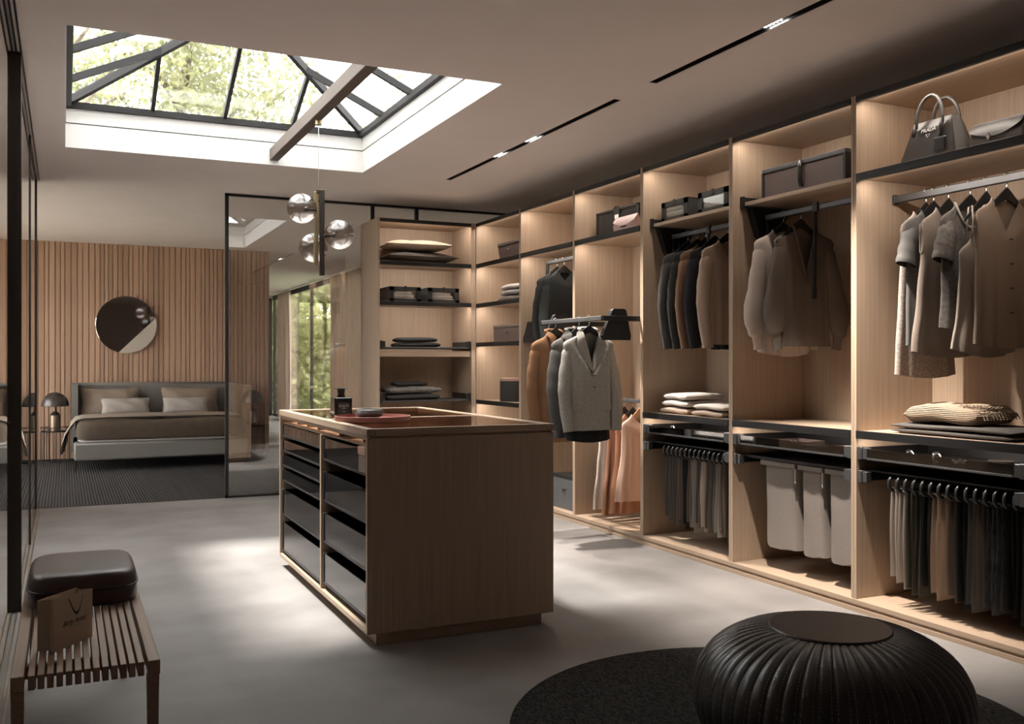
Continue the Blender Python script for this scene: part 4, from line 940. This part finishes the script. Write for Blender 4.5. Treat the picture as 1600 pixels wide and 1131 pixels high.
for k in range(3): folded('folded_knit', ['lowest taupe', 'middle grey', 'topmost pale'][k] + ' folded knit in the corner bay stack', 'knitwear', 3.68 + .01 * k, 3.98, 7.72, 8.19 - .02 * k, 1.8105 + k * .055, .048, [fabric('k1', (.12, .10, .095)), fabric('k2', (.22, .20, .195)), fabric('k3', (.33, .295, .285))][k], 1, None, 50 + k)
t = thing('canister', 'round black canister with a pinkish wooden lid in the corner bay', 'canister', (3.74, 7.98, .8885))
obj('body', MB().lathe([(.001, .8885), (.128, .8885), (.13, .892), (.13, 1.075), (.001, 1.075)], (3.765, 8.0, 0), 40), 'boxcloth', t, 35); obj('lid', MB().lathe([(.001, 1.0755), (.134, 1.0755), (.134, 1.10), (.131, 1.103), (.001, 1.103)], (3.765, 8.0, 0), 40), plain('lid_wood', (.30, .18, .14), .5), t, 35)
soft_box('storage_box', 'dark grey lidded box on the base of the coat bay', 3.66, 3.98, 6.62, 7.02, .0605, .27, plain('steel_grey_card', (.09, .092, .095), .5), .0, M['black'])
# corner unit: pillows and textiles
def pillow_mesh(wd, dp, ht, n=22, sag=0.0, seed=1):
    r = random.Random(seed); ph = r.uniform(0, 6)
    mb = MB()
    def surf(sg):
        def fn(i, j):
            u = 2 * i - 1; v = 2 * j - 1; e = max(0, (1 - abs(u) ** 2.4)) ** .55 * max(0, (1 - abs(v) ** 2.4)) ** .55
            pin = 1 - .07 * (1 - abs(u)) * abs(v) ** 3; pin2 = 1 - .07 * (1 - abs(v)) * abs(u) ** 3
            return (wd / 2 * u * pin2, dp / 2 * v * pin, sg * ht / 2 * e + .06 * ht * math.sin(6 * u + 4 * v + ph) * e)
        return fn
    mb.grid(surf(1), n, n); mb.grid(surf(-1), n, n); return mb
def pillow(name, label, loc, rot, wd, dp, ht, m, seed=1, group=None, cat='pillow'):
    o = obj(name, pillow_mesh(wd, dp, ht, seed=seed), m, None, True); o.location = loc; o.rotation_euler = rot
    return tag(o, label, cat, group)
pillow('pillow', 'dark taupe pillow under the sand pillow on the top shelf', (3.09, 8.77, 2.1925 + .060), (0, 0, .03), .72, .44, .11, fabric('pillow_dark', (.095, .082, .072), .06), 3)
pillow('pillow', 'sand coloured pillow on top of the dark one on the shelf', (3.07, 8.77, 2.1925 + .174), (.0, 0, -.05), .66, .42, .105, fabric('pillow_sand', (.44, .36, .285), .05), 4)
for k in range(2): folded('folded_trousers', ['lower', 'upper'][k] + ' black folded trousers on the pull-out shelf', 'trousers', 2.84 + .02 * k, 3.26 - .03 * k, 8.56, 8.86, 1.3925 + k * .048, .042, darkc, 1, None, 60 + k)
folded('folded_towel', 'dark grey folded plaid at the bottom of the low pull-out shelf', 'plaid', 2.73, 3.26, 8.56, 8.86, .8925, .056, fabric('plaid_dark', (.06, .058, .056)), 1, None, 70)
folded('folded_towel', 'pale grey waffle plaid on the dark plaid', 'plaid', 2.735, 3.27, 8.56, 8.86, .9555, .059, stripes('waffle', (.215, .207, .194), (.25, .24, .225), 'X', 22, bump=.9, dist=.006), 1, None, 71)  # waffle furrows coloured a touch darker, relief shade painted in
folded('folded_sweater', 'black folded sweater topping the waffle plaid', 'sweater', 2.83, 3.14, 8.60, 8.84, 1.0225, .036, darkc, 1, None, 72)

# jewellery and small things in the pull-out trays
def watch(x, y, z, label, m='chrome'):
    t = thing('wristwatch', label, 'watch', (x, y, z))
    obj('strap', MB().tube([(x, y + .022 * math.cos(a), z + .024 + .022 * math.sin(a)) for a in [math.pi * 2 * i / 16 for i in range(17)]], .0055, 6), m, t, True)
    obj('dial', MB().lathe([(.001, 0), (.015, 0), (.015, .006), (.001, .006)], (x - .002, y, z + .044), 16), 'chrome', t)
TZ = .7785
watch(3.66, 3.33, TZ, 'clear rimmed wristwatch beside the bracket under the grey blanket'); watch(3.70, 3.21, TZ, 'round silver wristwatch in the tray under the blanket')
def bead(x, y, z, label, n=9, r=.008, rr=.026):
    mb = MB()
    for i in range(n):
        a = 2 * math.pi * i / n; mb.lathe([(.0005, -r), (r * .7, -r * .7), (r, 0), (r * .7, r * .7), (.0005, r)], (x + rr * math.cos(a), y + rr * math.sin(a), z + r + .010 * (i % 2)), 8)
    tag(obj('bead_bracelet', mb, 'chrome', smooth=True), label, 'bracelet')
bead(3.69, 3.08, TZ, 'silver bead bracelet in the tray under the blanket', 11, .010, .028)
t = thing('sunglasses_case', 'black oval case on the rear of the tray under the blanket', 'case', (3.84, 2.98, TZ)); obj('shell', MB().lathe([(.001, TZ), (.055, TZ), (.062, TZ + .012), (.055, TZ + .024), (.001, TZ + .024)], (3.84, 2.98, 0), 24), 'blackglass', t, 40); obj('clasp', B(3.772, 3.78, 2.97, 2.99, TZ + .008, TZ + .018), 'chrome', t)
watch(3.66, 5.30, TZ, 'silver wristwatch in the tray under the folded shirts')
bead(3.68, 5.14, TZ, 'silver chain bracelet in the tray under the folded shirts', 10, .006, .030); bead(3.70, 5.03, TZ, 'short silver bracelet near the brown tray insert', 8, .009, .022)
def insert(x0, x1, y0, y1, label):
    tag(obj('tray_insert', MB().box(x0, x1, y0, y1, TZ, TZ + .006).box(x0, x0 + .006, y0, y1, TZ, TZ + .030).box(x1 - .006, x1, y0, y1, TZ, TZ + .030).box(x0, x1, y0, y0 + .006, TZ, TZ + .030).box(x0, x1, y1 - .006, y1, TZ, TZ + .030), 'leather_brown'), label, 'tray insert')
insert(3.64, 3.86, 4.70, 4.90, 'brown leather insert in the tray under the folded shirts')
insert(3.64, 3.86, 4.10, 4.32, 'brown leather insert in the tray above the laundry bags')
bead(3.70, 4.21, TZ + .0065, 'bead bracelet inside the leather insert above the laundry bags', 10, .007, .03)
bead(3.68, 4.02, TZ, 'coiled silver chain in the tray above the laundry bags', 12, .008, .034); bead(3.72, 3.95, TZ, 'small silver bracelet beside the coiled chain', 8, .008, .024)
tag(obj('card_case', B(3.66, 3.78, 3.76, 3.88, TZ, TZ + .028, .006), 'blackglass'), 'small black leather case in the tray above the laundry bags', 'case')

# ------------------------------------------------------------------ bench with cushion and shopping bag
BX0, BX1, BY0, BY1, BZ = -.125, .233, 2.728, 4.12, .45
bn = thing('bench', 'narrow slatted wooden bench along the mirrored doors', 'bench', ((BX0 + BX1) / 2, BY0, 0))
ws = .0305; inner0 = BX0 + ws + .0095; inner1 = BX1 - ws - .0095
for a, b in ((BX0, BX0 + ws), (BX1 - ws, BX1)): obj('edge_slat', B(a, b, BY0, BY1, BZ - .039, BZ, .0015), 'bench', bn)
pitch = (inner1 - inner0 + .006) / 13
for k in range(13): obj('slat', B(inner0 + k * pitch, inner0 + k * pitch + pitch - .006, BY0, BY1, BZ - .038, BZ - .0005, .001), 'bench', bn)
for y in (2.95, 3.85): obj('cross_rail', B(BX0 + .01, BX1 + .012, y, y + .03, BZ - .075, BZ - .0395, .002), 'bench', bn)
for x in (BX0 + .016, BX1 - .018):
    for y in (BY0 + .016, BY1 - .02):
        obj('leg', MB().loft([[(x + dx * .010, y + dy * .010, 0) for dx, dy in ((-1, -1), (1, -1), (1, 1), (-1, 1))], [(x + dx * .0155, y + dy * .0155, BZ - .0395) for dx, dy in ((-1, -1), (1, -1), (1, 1), (-1, 1))]]), 'bench', bn)
def cushion(x0, x1, y0, y1, z0, z1):
    rings = []; cx, cy = (x0 + x1) / 2, (y0 + y1) / 2; hx, hy = (x1 - x0) / 2, (y1 - y0) / 2
    prof = [(0.0, .93), (.05, .98), (.14, 1.0), (.42, 1.0), (.50, 1.0), (.58, .995), (.72, .985), (.84, .965), (.92, .93), (.96, .88), (.985, .78), (1.0, .5), (1.005, .2), (1.005, .02)]
    for f, g in prof:
        rings.append([(cx + hx * g * sgnpow(math.cos(a), .42), cy + hy * g * sgnpow(math.sin(a), .42), z0 + (z1 - z0) * f) for a in [2 * math.pi * i / 56 for i in range(56)]])
    return MB().loft(rings)
c1 = PZ(40, 938, .45); 
cs = thing('seat_cushion', 'dark brown leather seat cushion on the slatted bench', 'cushion', (.05, 3.40, .4505))
obj('cover', cushion(-.112, .226, 3.40, 3.86, .4505, .562), 'leather_brown', cs, 50)
obj('piping', MB().tube([(.057 + .170 * sgnpow(math.cos(a), .42), 3.63 + .231 * sgnpow(math.sin(a), .42), .5065) for a in [2 * math.pi * i / 64 for i in range(65)]], .0035, 6), 'leather_black', cs, True)
# paper bag
A = Vector((-.027, 2.916, 0)); Bv = Vector((.073, 3.045, 0)); ux = (Bv - A).normalized(); uy = Vector((-ux.y, ux.x, 0)); bw = (Bv - A).length; bd = .052; bh = .140
sb = thing('shopping_bag', 'small kraft paper shopping bag with black ribbon handles on the bench', 'shopping bag', (A.x, A.y, BZ), math.atan2(ux.y, ux.x))
lean = -.006
obj('front', MB().box(0, bw, -.0008, 0, 0, bh), 'paper', sb, local=True)
obj('back', MB().box(0, bw, bd, bd + .0008, 0, bh), 'paper', sb, local=True)
for x, sg in ((0, 1), (bw, -1)):
    obj('gusset', MB().add([(x, 0, 0), (x + sg * .016, bd / 2, 0), (x, bd, 0), (x, 0, bh), (x + sg * .020, bd / 2, bh), (x, bd, bh)], [(0, 1, 4, 3), (1, 2, 5, 4)]), 'paper', sb, local=True)
obj('inside', B(.026, bw - .026, .003, bd - .003, .001, bh - .035), 'paper', sb, local=True)
for yy, sg in ((-.0012, -1), (bd + .001, 1)):
    pts = []
    for i in range(13):
        f = i / 12; a = math.pi * f
        pts.append((bw / 2 - .030 + .060 * f, yy + sg * (.006 + .004 * math.sin(a)), (bh - .004) - .046 * math.sin(a)) if sg < 0 else (bw / 2 - .030 + .060 * f, yy, bh - .004 - .012 * math.sin(a)))
    obj('ribbon_handle', MB().loft([[(p[0], p[1], p[2] - .004), (p[0], p[1], p[2] + .004)] for p in pts], False, False), 'ink', sb, local=True)
text('lettering', 'Birdy Amaci', .022, 'ink', sb, Matrix.Translation((bw * .52, -.0011, .066)) @ Mr, .0001, .35, .92)
obj('underline', B(bw * .36, bw * .68, -.0013, -.0009, .052, .0527), 'ink', sb, local=True)

# ------------------------------------------------------------------ rug and pouf
o = obj('round_rug', MB().lathe([(.001, .0005), (.898, .0005), (.903, .006), (.898, .012), (.001, .012)], (2.19, 2.57, 0), 96), 'rug', smooth=35); tag(o, 'round charcoal woven rug on the concrete', 'rug')
PXc, PYc = 2.215, 2.335
pf = thing('pouf', 'large black leather pouf with pleated sides on the round rug', 'pouf', (PXc, PYc, .0165))
prof = [(.30, .0), (.36, .012), (.405, .06), (.428, .13), (.430, .19), (.415, .25), (.380, .305), (.325, .345), (.265, .370), (.215, .381), (.186, .384)]
NR = 52; per = 8; rings = []
dense = []
for (r0, z0), (r1, z1) in zip(prof, prof[1:]):
    for k in range(3): f = k / 3; dense.append((r0 + (r1 - r0) * f, z0 + (z1 - z0) * f))
dense.append(prof[-1])
for _ in range(2): dense = [dense[0]] + [tuple((dense[i - 1][q] + 2 * dense[i][q] + dense[i + 1][q]) / 4 for q in (0, 1)) for i in range(1, len(dense) - 1)] + [dense[-1]]
def ribamp(r): return .0055 * min(1, r / .30)
for i, (r, z) in enumerate(dense):
    ring = []
    tz = Vector((dense[min(i + 1, len(dense) - 1)][0] - dense[max(i - 1, 0)][0], dense[min(i + 1, len(dense) - 1)][1] - dense[max(i - 1, 0)][1])).normalized(); nr, nz = tz.y, -tz.x
    for k in range(NR * per):
        a = 2 * math.pi * k / (NR * per); rb = ribamp(r) * (abs(math.sin(a * NR / 2)) ** .7 - .6)
        ring.append((PXc + (r + nr * rb) * math.cos(a), PYc + (r + nr * rb) * math.sin(a), .0165 + z + nz * rb))
    rings.append(ring)
obj('cover', MB().loft(rings), 'leather_black', pf, 60)
obj('seat_disc', MB().lathe([(.001, .383), (.186, .383), (.190, .386), (.186, .391), (.16, .388), (.001, .386)], (PXc, PYc, .0165), 64), noisy('disc_leather', (.045, .034, .028), (.055, .042, .035), (1, 1, 1), 80, 3, .40), pf, 40)
st = MB()
for k in range(NR):
    a = 2 * math.pi * k / NR
    for sd in (-.0085, .0085):
        ds = 0; last = None
        for i in range(3, len(dense) - 2):
            (r0, z0), (r1, z1) = dense[i], dense[i + 1]; seg = math.hypot(r1 - r0, z1 - z0); nst = max(1, int(seg / .0105))
            for q in range(nst):
                f = (q + .2) / nst; g = (q + .75) / nst; pa = []
                for ff in (f, g):
                    r = r0 + (r1 - r0) * ff; z = z0 + (z1 - z0) * ff; aa = a + sd / r * min(1, r / .3)
                    tz = Vector((r1 - r0, z1 - z0)).normalized(); rb = ribamp(r) * (abs(math.sin(aa * NR / 2)) ** .7 - .6) + .0008
                    pa.append(Vector((PXc + (r + tz.y * rb) * math.cos(aa), PYc + (r + tz.y * rb) * math.sin(aa), .0165 + z - tz.x * rb)))
                tt = Vector((-math.sin(a), math.cos(a), 0)) * .0012
                st.add([pa[0] - tt, pa[0] + tt, pa[1] + tt, pa[1] - tt], [(0, 1, 2, 3)])
tag(obj('stitching', st, 'stitch', pf), 'double rows of pale stitches along the pleats', kind='stuff')

# ------------------------------------------------------------------ pendant lamp
PY_ = 6.20
pd = thing('pendant_lamp', 'pendant of two slim metal bars and three smoked glass globes', 'pendant lamp', (1.512, PY_, 2.83))
obj('ceiling_cup', MB().lathe([(.001, 2.800), (.022, 2.800), (.022, 2.8335), (.001, 2.8335)], (1.505, PY_, 0), 20), 'brass', pd, 35)
obj('cable', MB().tube([(1.505, PY_, 2.80), (1.505, PY_, 2.38)], .002, 6), 'chrome', pd)
obj('brass_bar', B(1.478, 1.506, PY_ + .000, PY_ + .026, 1.885, 2.365, .002), 'brass', pd)
obj('dark_bar', B(1.510, 1.541, PY_ - .02, PY_ + .006, 1.815, 2.375, .002), 'bronze', pd)
obj('bar_link', B(1.490, 1.53, PY_ - .008, PY_ + .012, 2.352, 2.378, .002), 'bronze', pd)
for (c, anchor) in (((1.395, 6.20, 2.247), (1.49, 6.20, 2.24)), ((1.628, 6.14, 2.083), (1.535, 6.19, 2.075)), ((1.500, 6.33, 2.012), (1.51, 6.22, 2.03))):
    g = obj('globe', MB().lathe([(max(.0005, .096 * math.sin(math.pi * i / 24)), -.096 * math.cos(math.pi * i / 24)) for i in range(25)], c, 40), 'globe_glass', pd, True)
    d = (Vector(c) - Vector(anchor)); e = Vector(anchor) + d * .55
    obj('lamp_holder', MB().tube([anchor, tuple(e)], .011, 10), 'bronze', pd)
    obj('bulb', MB().lathe([(max(.0005, .018 * math.sin(math.pi * i / 10)), -.018 * math.cos(math.pi * i / 10)) for i in range(11)], tuple(Vector(anchor) + d * .66), 14), 'grey_metal', pd, True)

# ------------------------------------------------------------------ bedroom
BDX0, BDX1, BF, BH = .095, 2.03, 11.87, 13.44
bed = thing('bed', 'grey upholstered double bed with a winged headboard', 'bed', (1.06, 12.6, 0.002))
obj('frame', MB().box(BDX0, BDX1, BF, 13.40, .13, .325, .02), 'bedgrey', bed, 40)
obj('headboard', MB().box(BDX0, BDX1, 13.34, 13.46, .13, .985, .03), 'bedgrey', bed, 40)
for x0, x1 in ((BDX0 - .02, BDX0 + .055), (BDX1 - .055, BDX1 + .02)):
    obj('headboard_wing', MB().loft([[(xx, yy, zz) for xx, yy in ((x0, ya), (x1, ya), (x1, 13.46), (x0, 13.46))] for ya, zz in ((13.06, .13), (13.06, .60), (13.08, .86), (13.14, .95), (13.22, .985))]), 'bedgrey', bed, 40)
for x in (BDX0 + .02, BDX1 - .02):
    for y in (BF + .03, 13.40): obj('leg', MB().loft([[(x + dx * .008, y + dy * .008, .002) for dx, dy in ((-1, -1), (1, -1), (1, 1), (-1, 1))], [(x + dx * .014, y + dy * .014, .135) for dx, dy in ((-1, -1), (1, -1), (1, 1), (-1, 1))]]), 'black', bed)
def slabsoft(x0, x1, y0, y1, z0, z1, p=.25, n=44, amp=.0):
    rings = []; cx, cy = (x0 + x1) / 2, (y0 + y1) / 2
    for f, g in ((0, .985), (.15, 1.0), (.5, 1.004), (.75, .995), (.9, .975), (.98, .94), (1.0, .88), (1.0, .4), (1.0, .02)):
        rings.append([(cx + (x1 - x0) / 2 * g * sgnpow(math.cos(a), p), cy + (y1 - y0) / 2 * g * sgnpow(math.sin(a), p), z0 + (z1 - z0) * f + amp * math.sin(9 * a) * f) for a in [2 * math.pi * i / n for i in range(n)]])
    return MB().loft(rings)
obj('mattress', slabsoft(BDX0 + .04, BDX1 - .04, BF + .06, 13.34, .326, .362), 'pillow_grey', bed, 50)
o = obj('duvet', slabsoft(BDX0 + .025, BDX1 - .025, BF + .035, 13.0, .364, .575, .2, 60, .006), 'duvet', None, 50); tag(o, 'brown velvet duvet spread over the bed', 'duvet')
tw = MB(); rows = []
xsn = [(.005, .20), (.02, .30), (.045, .42), (.075, .52), (.12, .585), (.20, .605), (.6, .612), (1.06, .614), (1.5, .612), (1.93, .605), (2.01, .585), (2.055, .52), (2.085, .42), (2.11, .30), (2.125, .22)]
for i in range(12):
    f = i / 11; y = 12.16 + .78 * f; rows.append([(x + (.012 * math.sin(14 * f + z * 20) if z < .55 else 0) - (.05 * (1 - f) if x < .15 and z < .5 else 0), y - .05 * max(0, .55 - z), z + .010 * math.sin(f * 22) * (z > .4)) for x, z in xsn])
rows = [[(p[0], p[1], p[2] - .009) for p in r] for r in rows]
tw.loft(rows, False, False); rows2 = [[(p[0], p[1], p[2] - .018) for p in r] for r in rows]; tw.loft(rows2, False, False)
o = obj('bed_throw', tw, 'throw', None, True); tag(o, 'pale striped throw laid across the brown duvet', 'throw')
pillow('bed_pillow', 'large taupe pillow with curved seams beside the lamp with the dark tray', (.53, 13.22, .73), (math.radians(72), 0, 0), .70, .40, .17, 'pillow_taupe', 11)
pillow('bed_pillow', 'large taupe pillow with curved seams on the partition side of the bed', (1.50, 13.22, .73), (math.radians(72), 0, 0), .72, .40, .17, 'pillow_taupe', 12)
pillow('small_pillow', 'small pale grey pillow leaning on the taupe pillow by the open doorway', (.70, 13.02, .69), (math.radians(64), 0, .05), .58, .23, .13, 'pillow_grey', 13)
pillow('small_pillow', 'small pale grey pillow leaning on the taupe pillow by the partition', (1.42, 13.02, .69), (math.radians(64), 0, -.05), .56, .23, .13, 'pillow_grey', 14)
def nightstand(x, y, label, lab2):
    t = thing('bedside_table', label, 'side table', (x, y, .002))
    obj('top', MB().lathe([(.001, .375), (.160, .375), (.164, .380), (.160, .388), (.001, .388)], (x, y, 0), 36), 'black', t, 35)
    obj('rim', MB().tube([(x + .165 * math.cos(a), y + .165 * math.sin(a), .432) for a in [2 * math.pi * i / 36 for i in range(37)]], .004, 6), 'black', t, True)
    rods = MB()
    for k in range(26):
        a = 2 * math.pi * k / 26
        obj('rod', MB().tube([(x + .165 * math.cos(a), y + .165 * math.sin(a), .004), (x + .165 * math.cos(a), y + .165 * math.sin(a), .432 if k % 3 == 0 else .378)], .003, 5), 'black', t)
    obj('base_ring', MB().tube([(x + .165 * math.cos(a), y + .165 * math.sin(a), .007) for a in [2 * math.pi * i / 36 for i in range(37)]], .004, 6), 'black', t, True)
    l = thing('mushroom_lamp', lab2, 'table lamp', (x, y, .389))
    obj('body', MB().lathe([(.001, .3885), (.062, .3885), (.062, .575), (.058, .585), (.022, .628), (.018, .70), (.001, .70)], (x, y, 0), 28), M['lampbody'], l, 35)
    obj('neck_cone', MB().lathe([(.060, .584), (.0635, .586), (.024, .630), (.020, .628)], (x, y, 0), 28), 'lampdark', l, 35)
    dome = [(.160 * math.cos(a), .70 + .170 * math.sin(a)) for a in [math.pi / 2 * i / 14 for i in range(14)]] + [(.002, .87)]
    dome_in = [(max(.002, r - .004), z - .004) for r, z in dome[::-1]]
    obj('shade', MB().lathe([(.159, .696)] + dome + dome_in, (x, y, 0), 40, False), 'lampdark', l, 40)
nightstand(-.11, 13.28, 'round black wire bedside table by the doorway side of the bed', 'bronze mushroom lamp on the bedside table near the mirrored doors')
nightstand(2.31, 13.28, 'round black wire bedside table behind the glass partition', 'bronze mushroom lamp on the bedside table behind the glass partition')
tag(obj('small_tray', MB().box(-.235, -.185, 13.22, 13.30, .3885, .392).tube([(-.235, 13.22, .42), (-.185, 13.22, .42), (-.185, 13.30, .42), (-.235, 13.30, .42), (-.235, 13.22, .42)], .003, 5).tube([(-.235, 13.22, .39), (-.235, 13.22, .42)], .003, 5).tube([(-.185, 13.22, .39), (-.185, 13.22, .42)], .003, 5), 'black'), 'small black wire tray beside the mushroom lamp', 'tray')
# round wall mirror with a cream segment
mc = (.735, 1.742); mr = .375; MY = SY - .024
rm = thing('round_mirror', 'round smoked wall mirror with a cream lower segment', 'mirror', (mc[0], MY, mc[1]))
obj('disc', MB().loft([[(mc[0] + rr * math.cos(a), yy, mc[1] + rr * math.sin(a)) for a in [2 * math.pi * i / 72 for i in range(72)]] for rr, yy in ((mr - .004, MY - .0005), (mr - .004, MY - .026), (mr, MY - .0265), (mr, MY - .032), (mr - .006, MY - .036))]), 'smoke_mirror', rm, 30)
a0, a1 = math.radians(256), math.radians(374)
seg = [(mc[0] + (mr + .001) * math.cos(a0 + (a1 - a0) * i / 30), mc[1] + (mr + .001) * math.sin(a0 + (a1 - a0) * i / 30)) for i in range(31)]
obj('segment', MB().prism(seg, 'y', MY - .030, MY - .046), 'cream', rm)
# curtains
def curtain(y0, y1, label, folds):
    mb = MB(); n = folds * 10
    rows = []
    for z in [0.02 + (2.76 - .02) * i / 10 for i in range(11)]:
        rows.append([(4.325 + .058 * math.sin(2 * math.pi * folds * j / n + .5 * math.sin(z * 1.3 + j * .2)) + .006 * math.sin(z * 3 + j), y0 + (y1 - y0) * j / n, z) for j in range(n + 1)])
    mb.loft(rows, False, False); tag(obj('curtain', mb, 'curtain', None, True), label, 'curtain')
curtain(14.2, PX(521, 500, 4.335)[1], 'wide gathered taupe curtain between the shelf unit and the hall window', 13)
curtain(PX(452, 500, 4.335)[1], PX(438, 500, 4.335)[1], 'narrow taupe curtain at the far end of the hall window', 8)
tag(obj('curtain_track', B(4.31, 4.36, 14.0, 22.3, 2.775, 2.799), 'white'), 'white curtain track under the hall ceiling', 'track')

# ------------------------------------------------------------------ garden
o = struct('ground', MB().box(-120, 140, -90, 200, -.40, -.09), 'ground')
struct('bounce_terrace', MB().box(-9, 5.7, -6, 26.0, -.30, -.065), noisy('bounce_stone', (.42, .37, .32), (.50, .44, .39), (1, 1, 1), 2, 4, .8), label='added pale stone paving that bounces daylight into the rooms')  # pale paving added to bounce warm light into bedroom and hall
LEAF_R = np.random.default_rng(5)
def crown(name, centre, rad, nleaf, size, m, parent, clumps=46):
    g = LEAF_R; c = np.array(centre)
    d = g.normal(size=(clumps, 3)); d /= np.linalg.norm(d, axis=1)[:, None]; cl = c + d * (g.random((clumps, 1)) ** .45) * np.array(rad)
    k = g.integers(0, clumps, nleaf); p = cl[k] + g.normal(size=(nleaf, 3)) * np.array(rad) * .16
    a = g.normal(size=(nleaf, 3)); a /= np.linalg.norm(a, axis=1)[:, None]; b = np.cross(a, g.normal(size=(nleaf, 3))); b /= np.linalg.norm(b, axis=1)[:, None]
    s = size * (0.6 + .8 * g.random((nleaf, 1)))
    v = np.stack([p - a * s, p + b * s * .45, p + a * s, p - b * s * .45], 1).reshape(-1, 3)
    me = bpy.data.meshes.new(name); me.vertices.add(len(v)); me.vertices.foreach_set('co', (v - np.array(OFF[parent.name])).ravel())
    me.loops.add(nleaf * 4); me.loops.foreach_set('vertex_index', np.arange(nleaf * 4)); me.polygons.add(nleaf)
    me.polygons.foreach_set('loop_start', np.arange(nleaf) * 4); me.polygons.foreach_set('loop_total', np.full(nleaf, 4)); me.update(); me.materials.append(M[m])
    o = bpy.data.objects.new(name, me); COL.objects.link(o); o.parent = parent; o['kind'] = 'stuff'
def tree(x, y, ht, rad, m, label, n=9000, size=.16, base=.45):
    t = thing('tree', label, 'tree', (x, y, -.07), 0, 'garden trees'); r = random.Random(int(x * 31 + y * 7))
    tk = MB().tube([(x, y, -.07), (x + .2, y, ht * .3), (x - .1, y + .2, ht * .6), (x + .1, y, ht * .9)], [.24, .19, .12, .04], 8)
    for k in range(9):
        a = r.uniform(0, 6.28); z0 = ht * r.uniform(base * .9, .75); l = rad[0] * r.uniform(.6, .95)
        tk.tube([(x, y, z0), (x + l * .5 * math.cos(a), y + l * .5 * math.sin(a), z0 + ht * .06), (x + l * math.cos(a), y + l * math.sin(a), z0 + ht * .16)], [.08, .05, .02], 6)
    obj('trunk', tk, 'bark', t, True); crown('foliage', (x, y, ht * (1 + base) / 2), (rad[0], rad[1], ht * (1 - base) / 2), n, size, m, t)
TL = 'leafy green garden tree outside the windows and skylight'
tree(-1.0, 24.5, 11.5, (4.0, 3.0), 'leaf_a', TL, 9000, .10, .35); tree(3.0, 27.5, 13.0, (3.2, 3.0), 'leaf_b', TL, 9500, .11, .40)
tree(6.3, 24.6, 5.2, (2.0, 2.0), 'leaf_a', TL, 14000, .11, .04); tree(12.0, 33.0, 12.5, (2.8, 3.0), 'leaf_a', TL, 6000, .11, .05)
tree(8.0, 31.5, 8.0, (2.6, 2.4), 'leaf_b', TL, 13000, .14, .02); tree(10.0, 27.5, 6.5, (1.8, 2.0), 'leaf_a', TL, 6000, .13, .02)
tree(2.0, 44.0, 9.0, (4.0, 3.0), 'leaf_b', TL, 9000, .18, .02); tree(-6.5, 43.0, 9.0, (4.5, 3.0), 'leaf_a', TL, 9000, .18, .02); tree(15.5, 43.0, 9.0, (4.0, 3.0), 'leaf_b', TL, 8000, .18, .02)
tree(8.6, 40.0, 10.0, (3.6, 3.0), 'leaf_a', TL, 9000, .16, .05); tree(-5.5, 30.0, 14.0, (4.5, 3.5), 'leaf_b', TL, 9000, .14, .3)
def bush(x, y, r, label):
    t = thing('shrub', label, 'shrub', (x, y, -.07), 0, 'garden shrubs'); crown('foliage', (x, y, r * .85), (r, r, r * .9), 3600, .10, 'leaf_a', t, 30)
    obj('stem', MB().tube([(x, y, -.07), (x, y + .05, r * .8)], [.05, .02], 6), 'bark', t)
for x, y, r in ((6.2, 22.2, .8), (7.0, 25.5, 1.1), (5.6, 27.4, 1.3), (8.4, 29.6, 1.3), (7.6, 27.4, 1.2), (9.2, 33.0, 1.5), (3.4, 27.6, 1.7), (1.4, 28.0, 1.8), (-.6, 27.4, 1.7), (-2.6, 28.2, 1.8), (2.3, 30.6, 2.0), (0.2, 31.0, 2.0), (4.9, 29.6, 1.9)): bush(x, y, r, 'low leafy shrub in the garden beyond the hall windows')
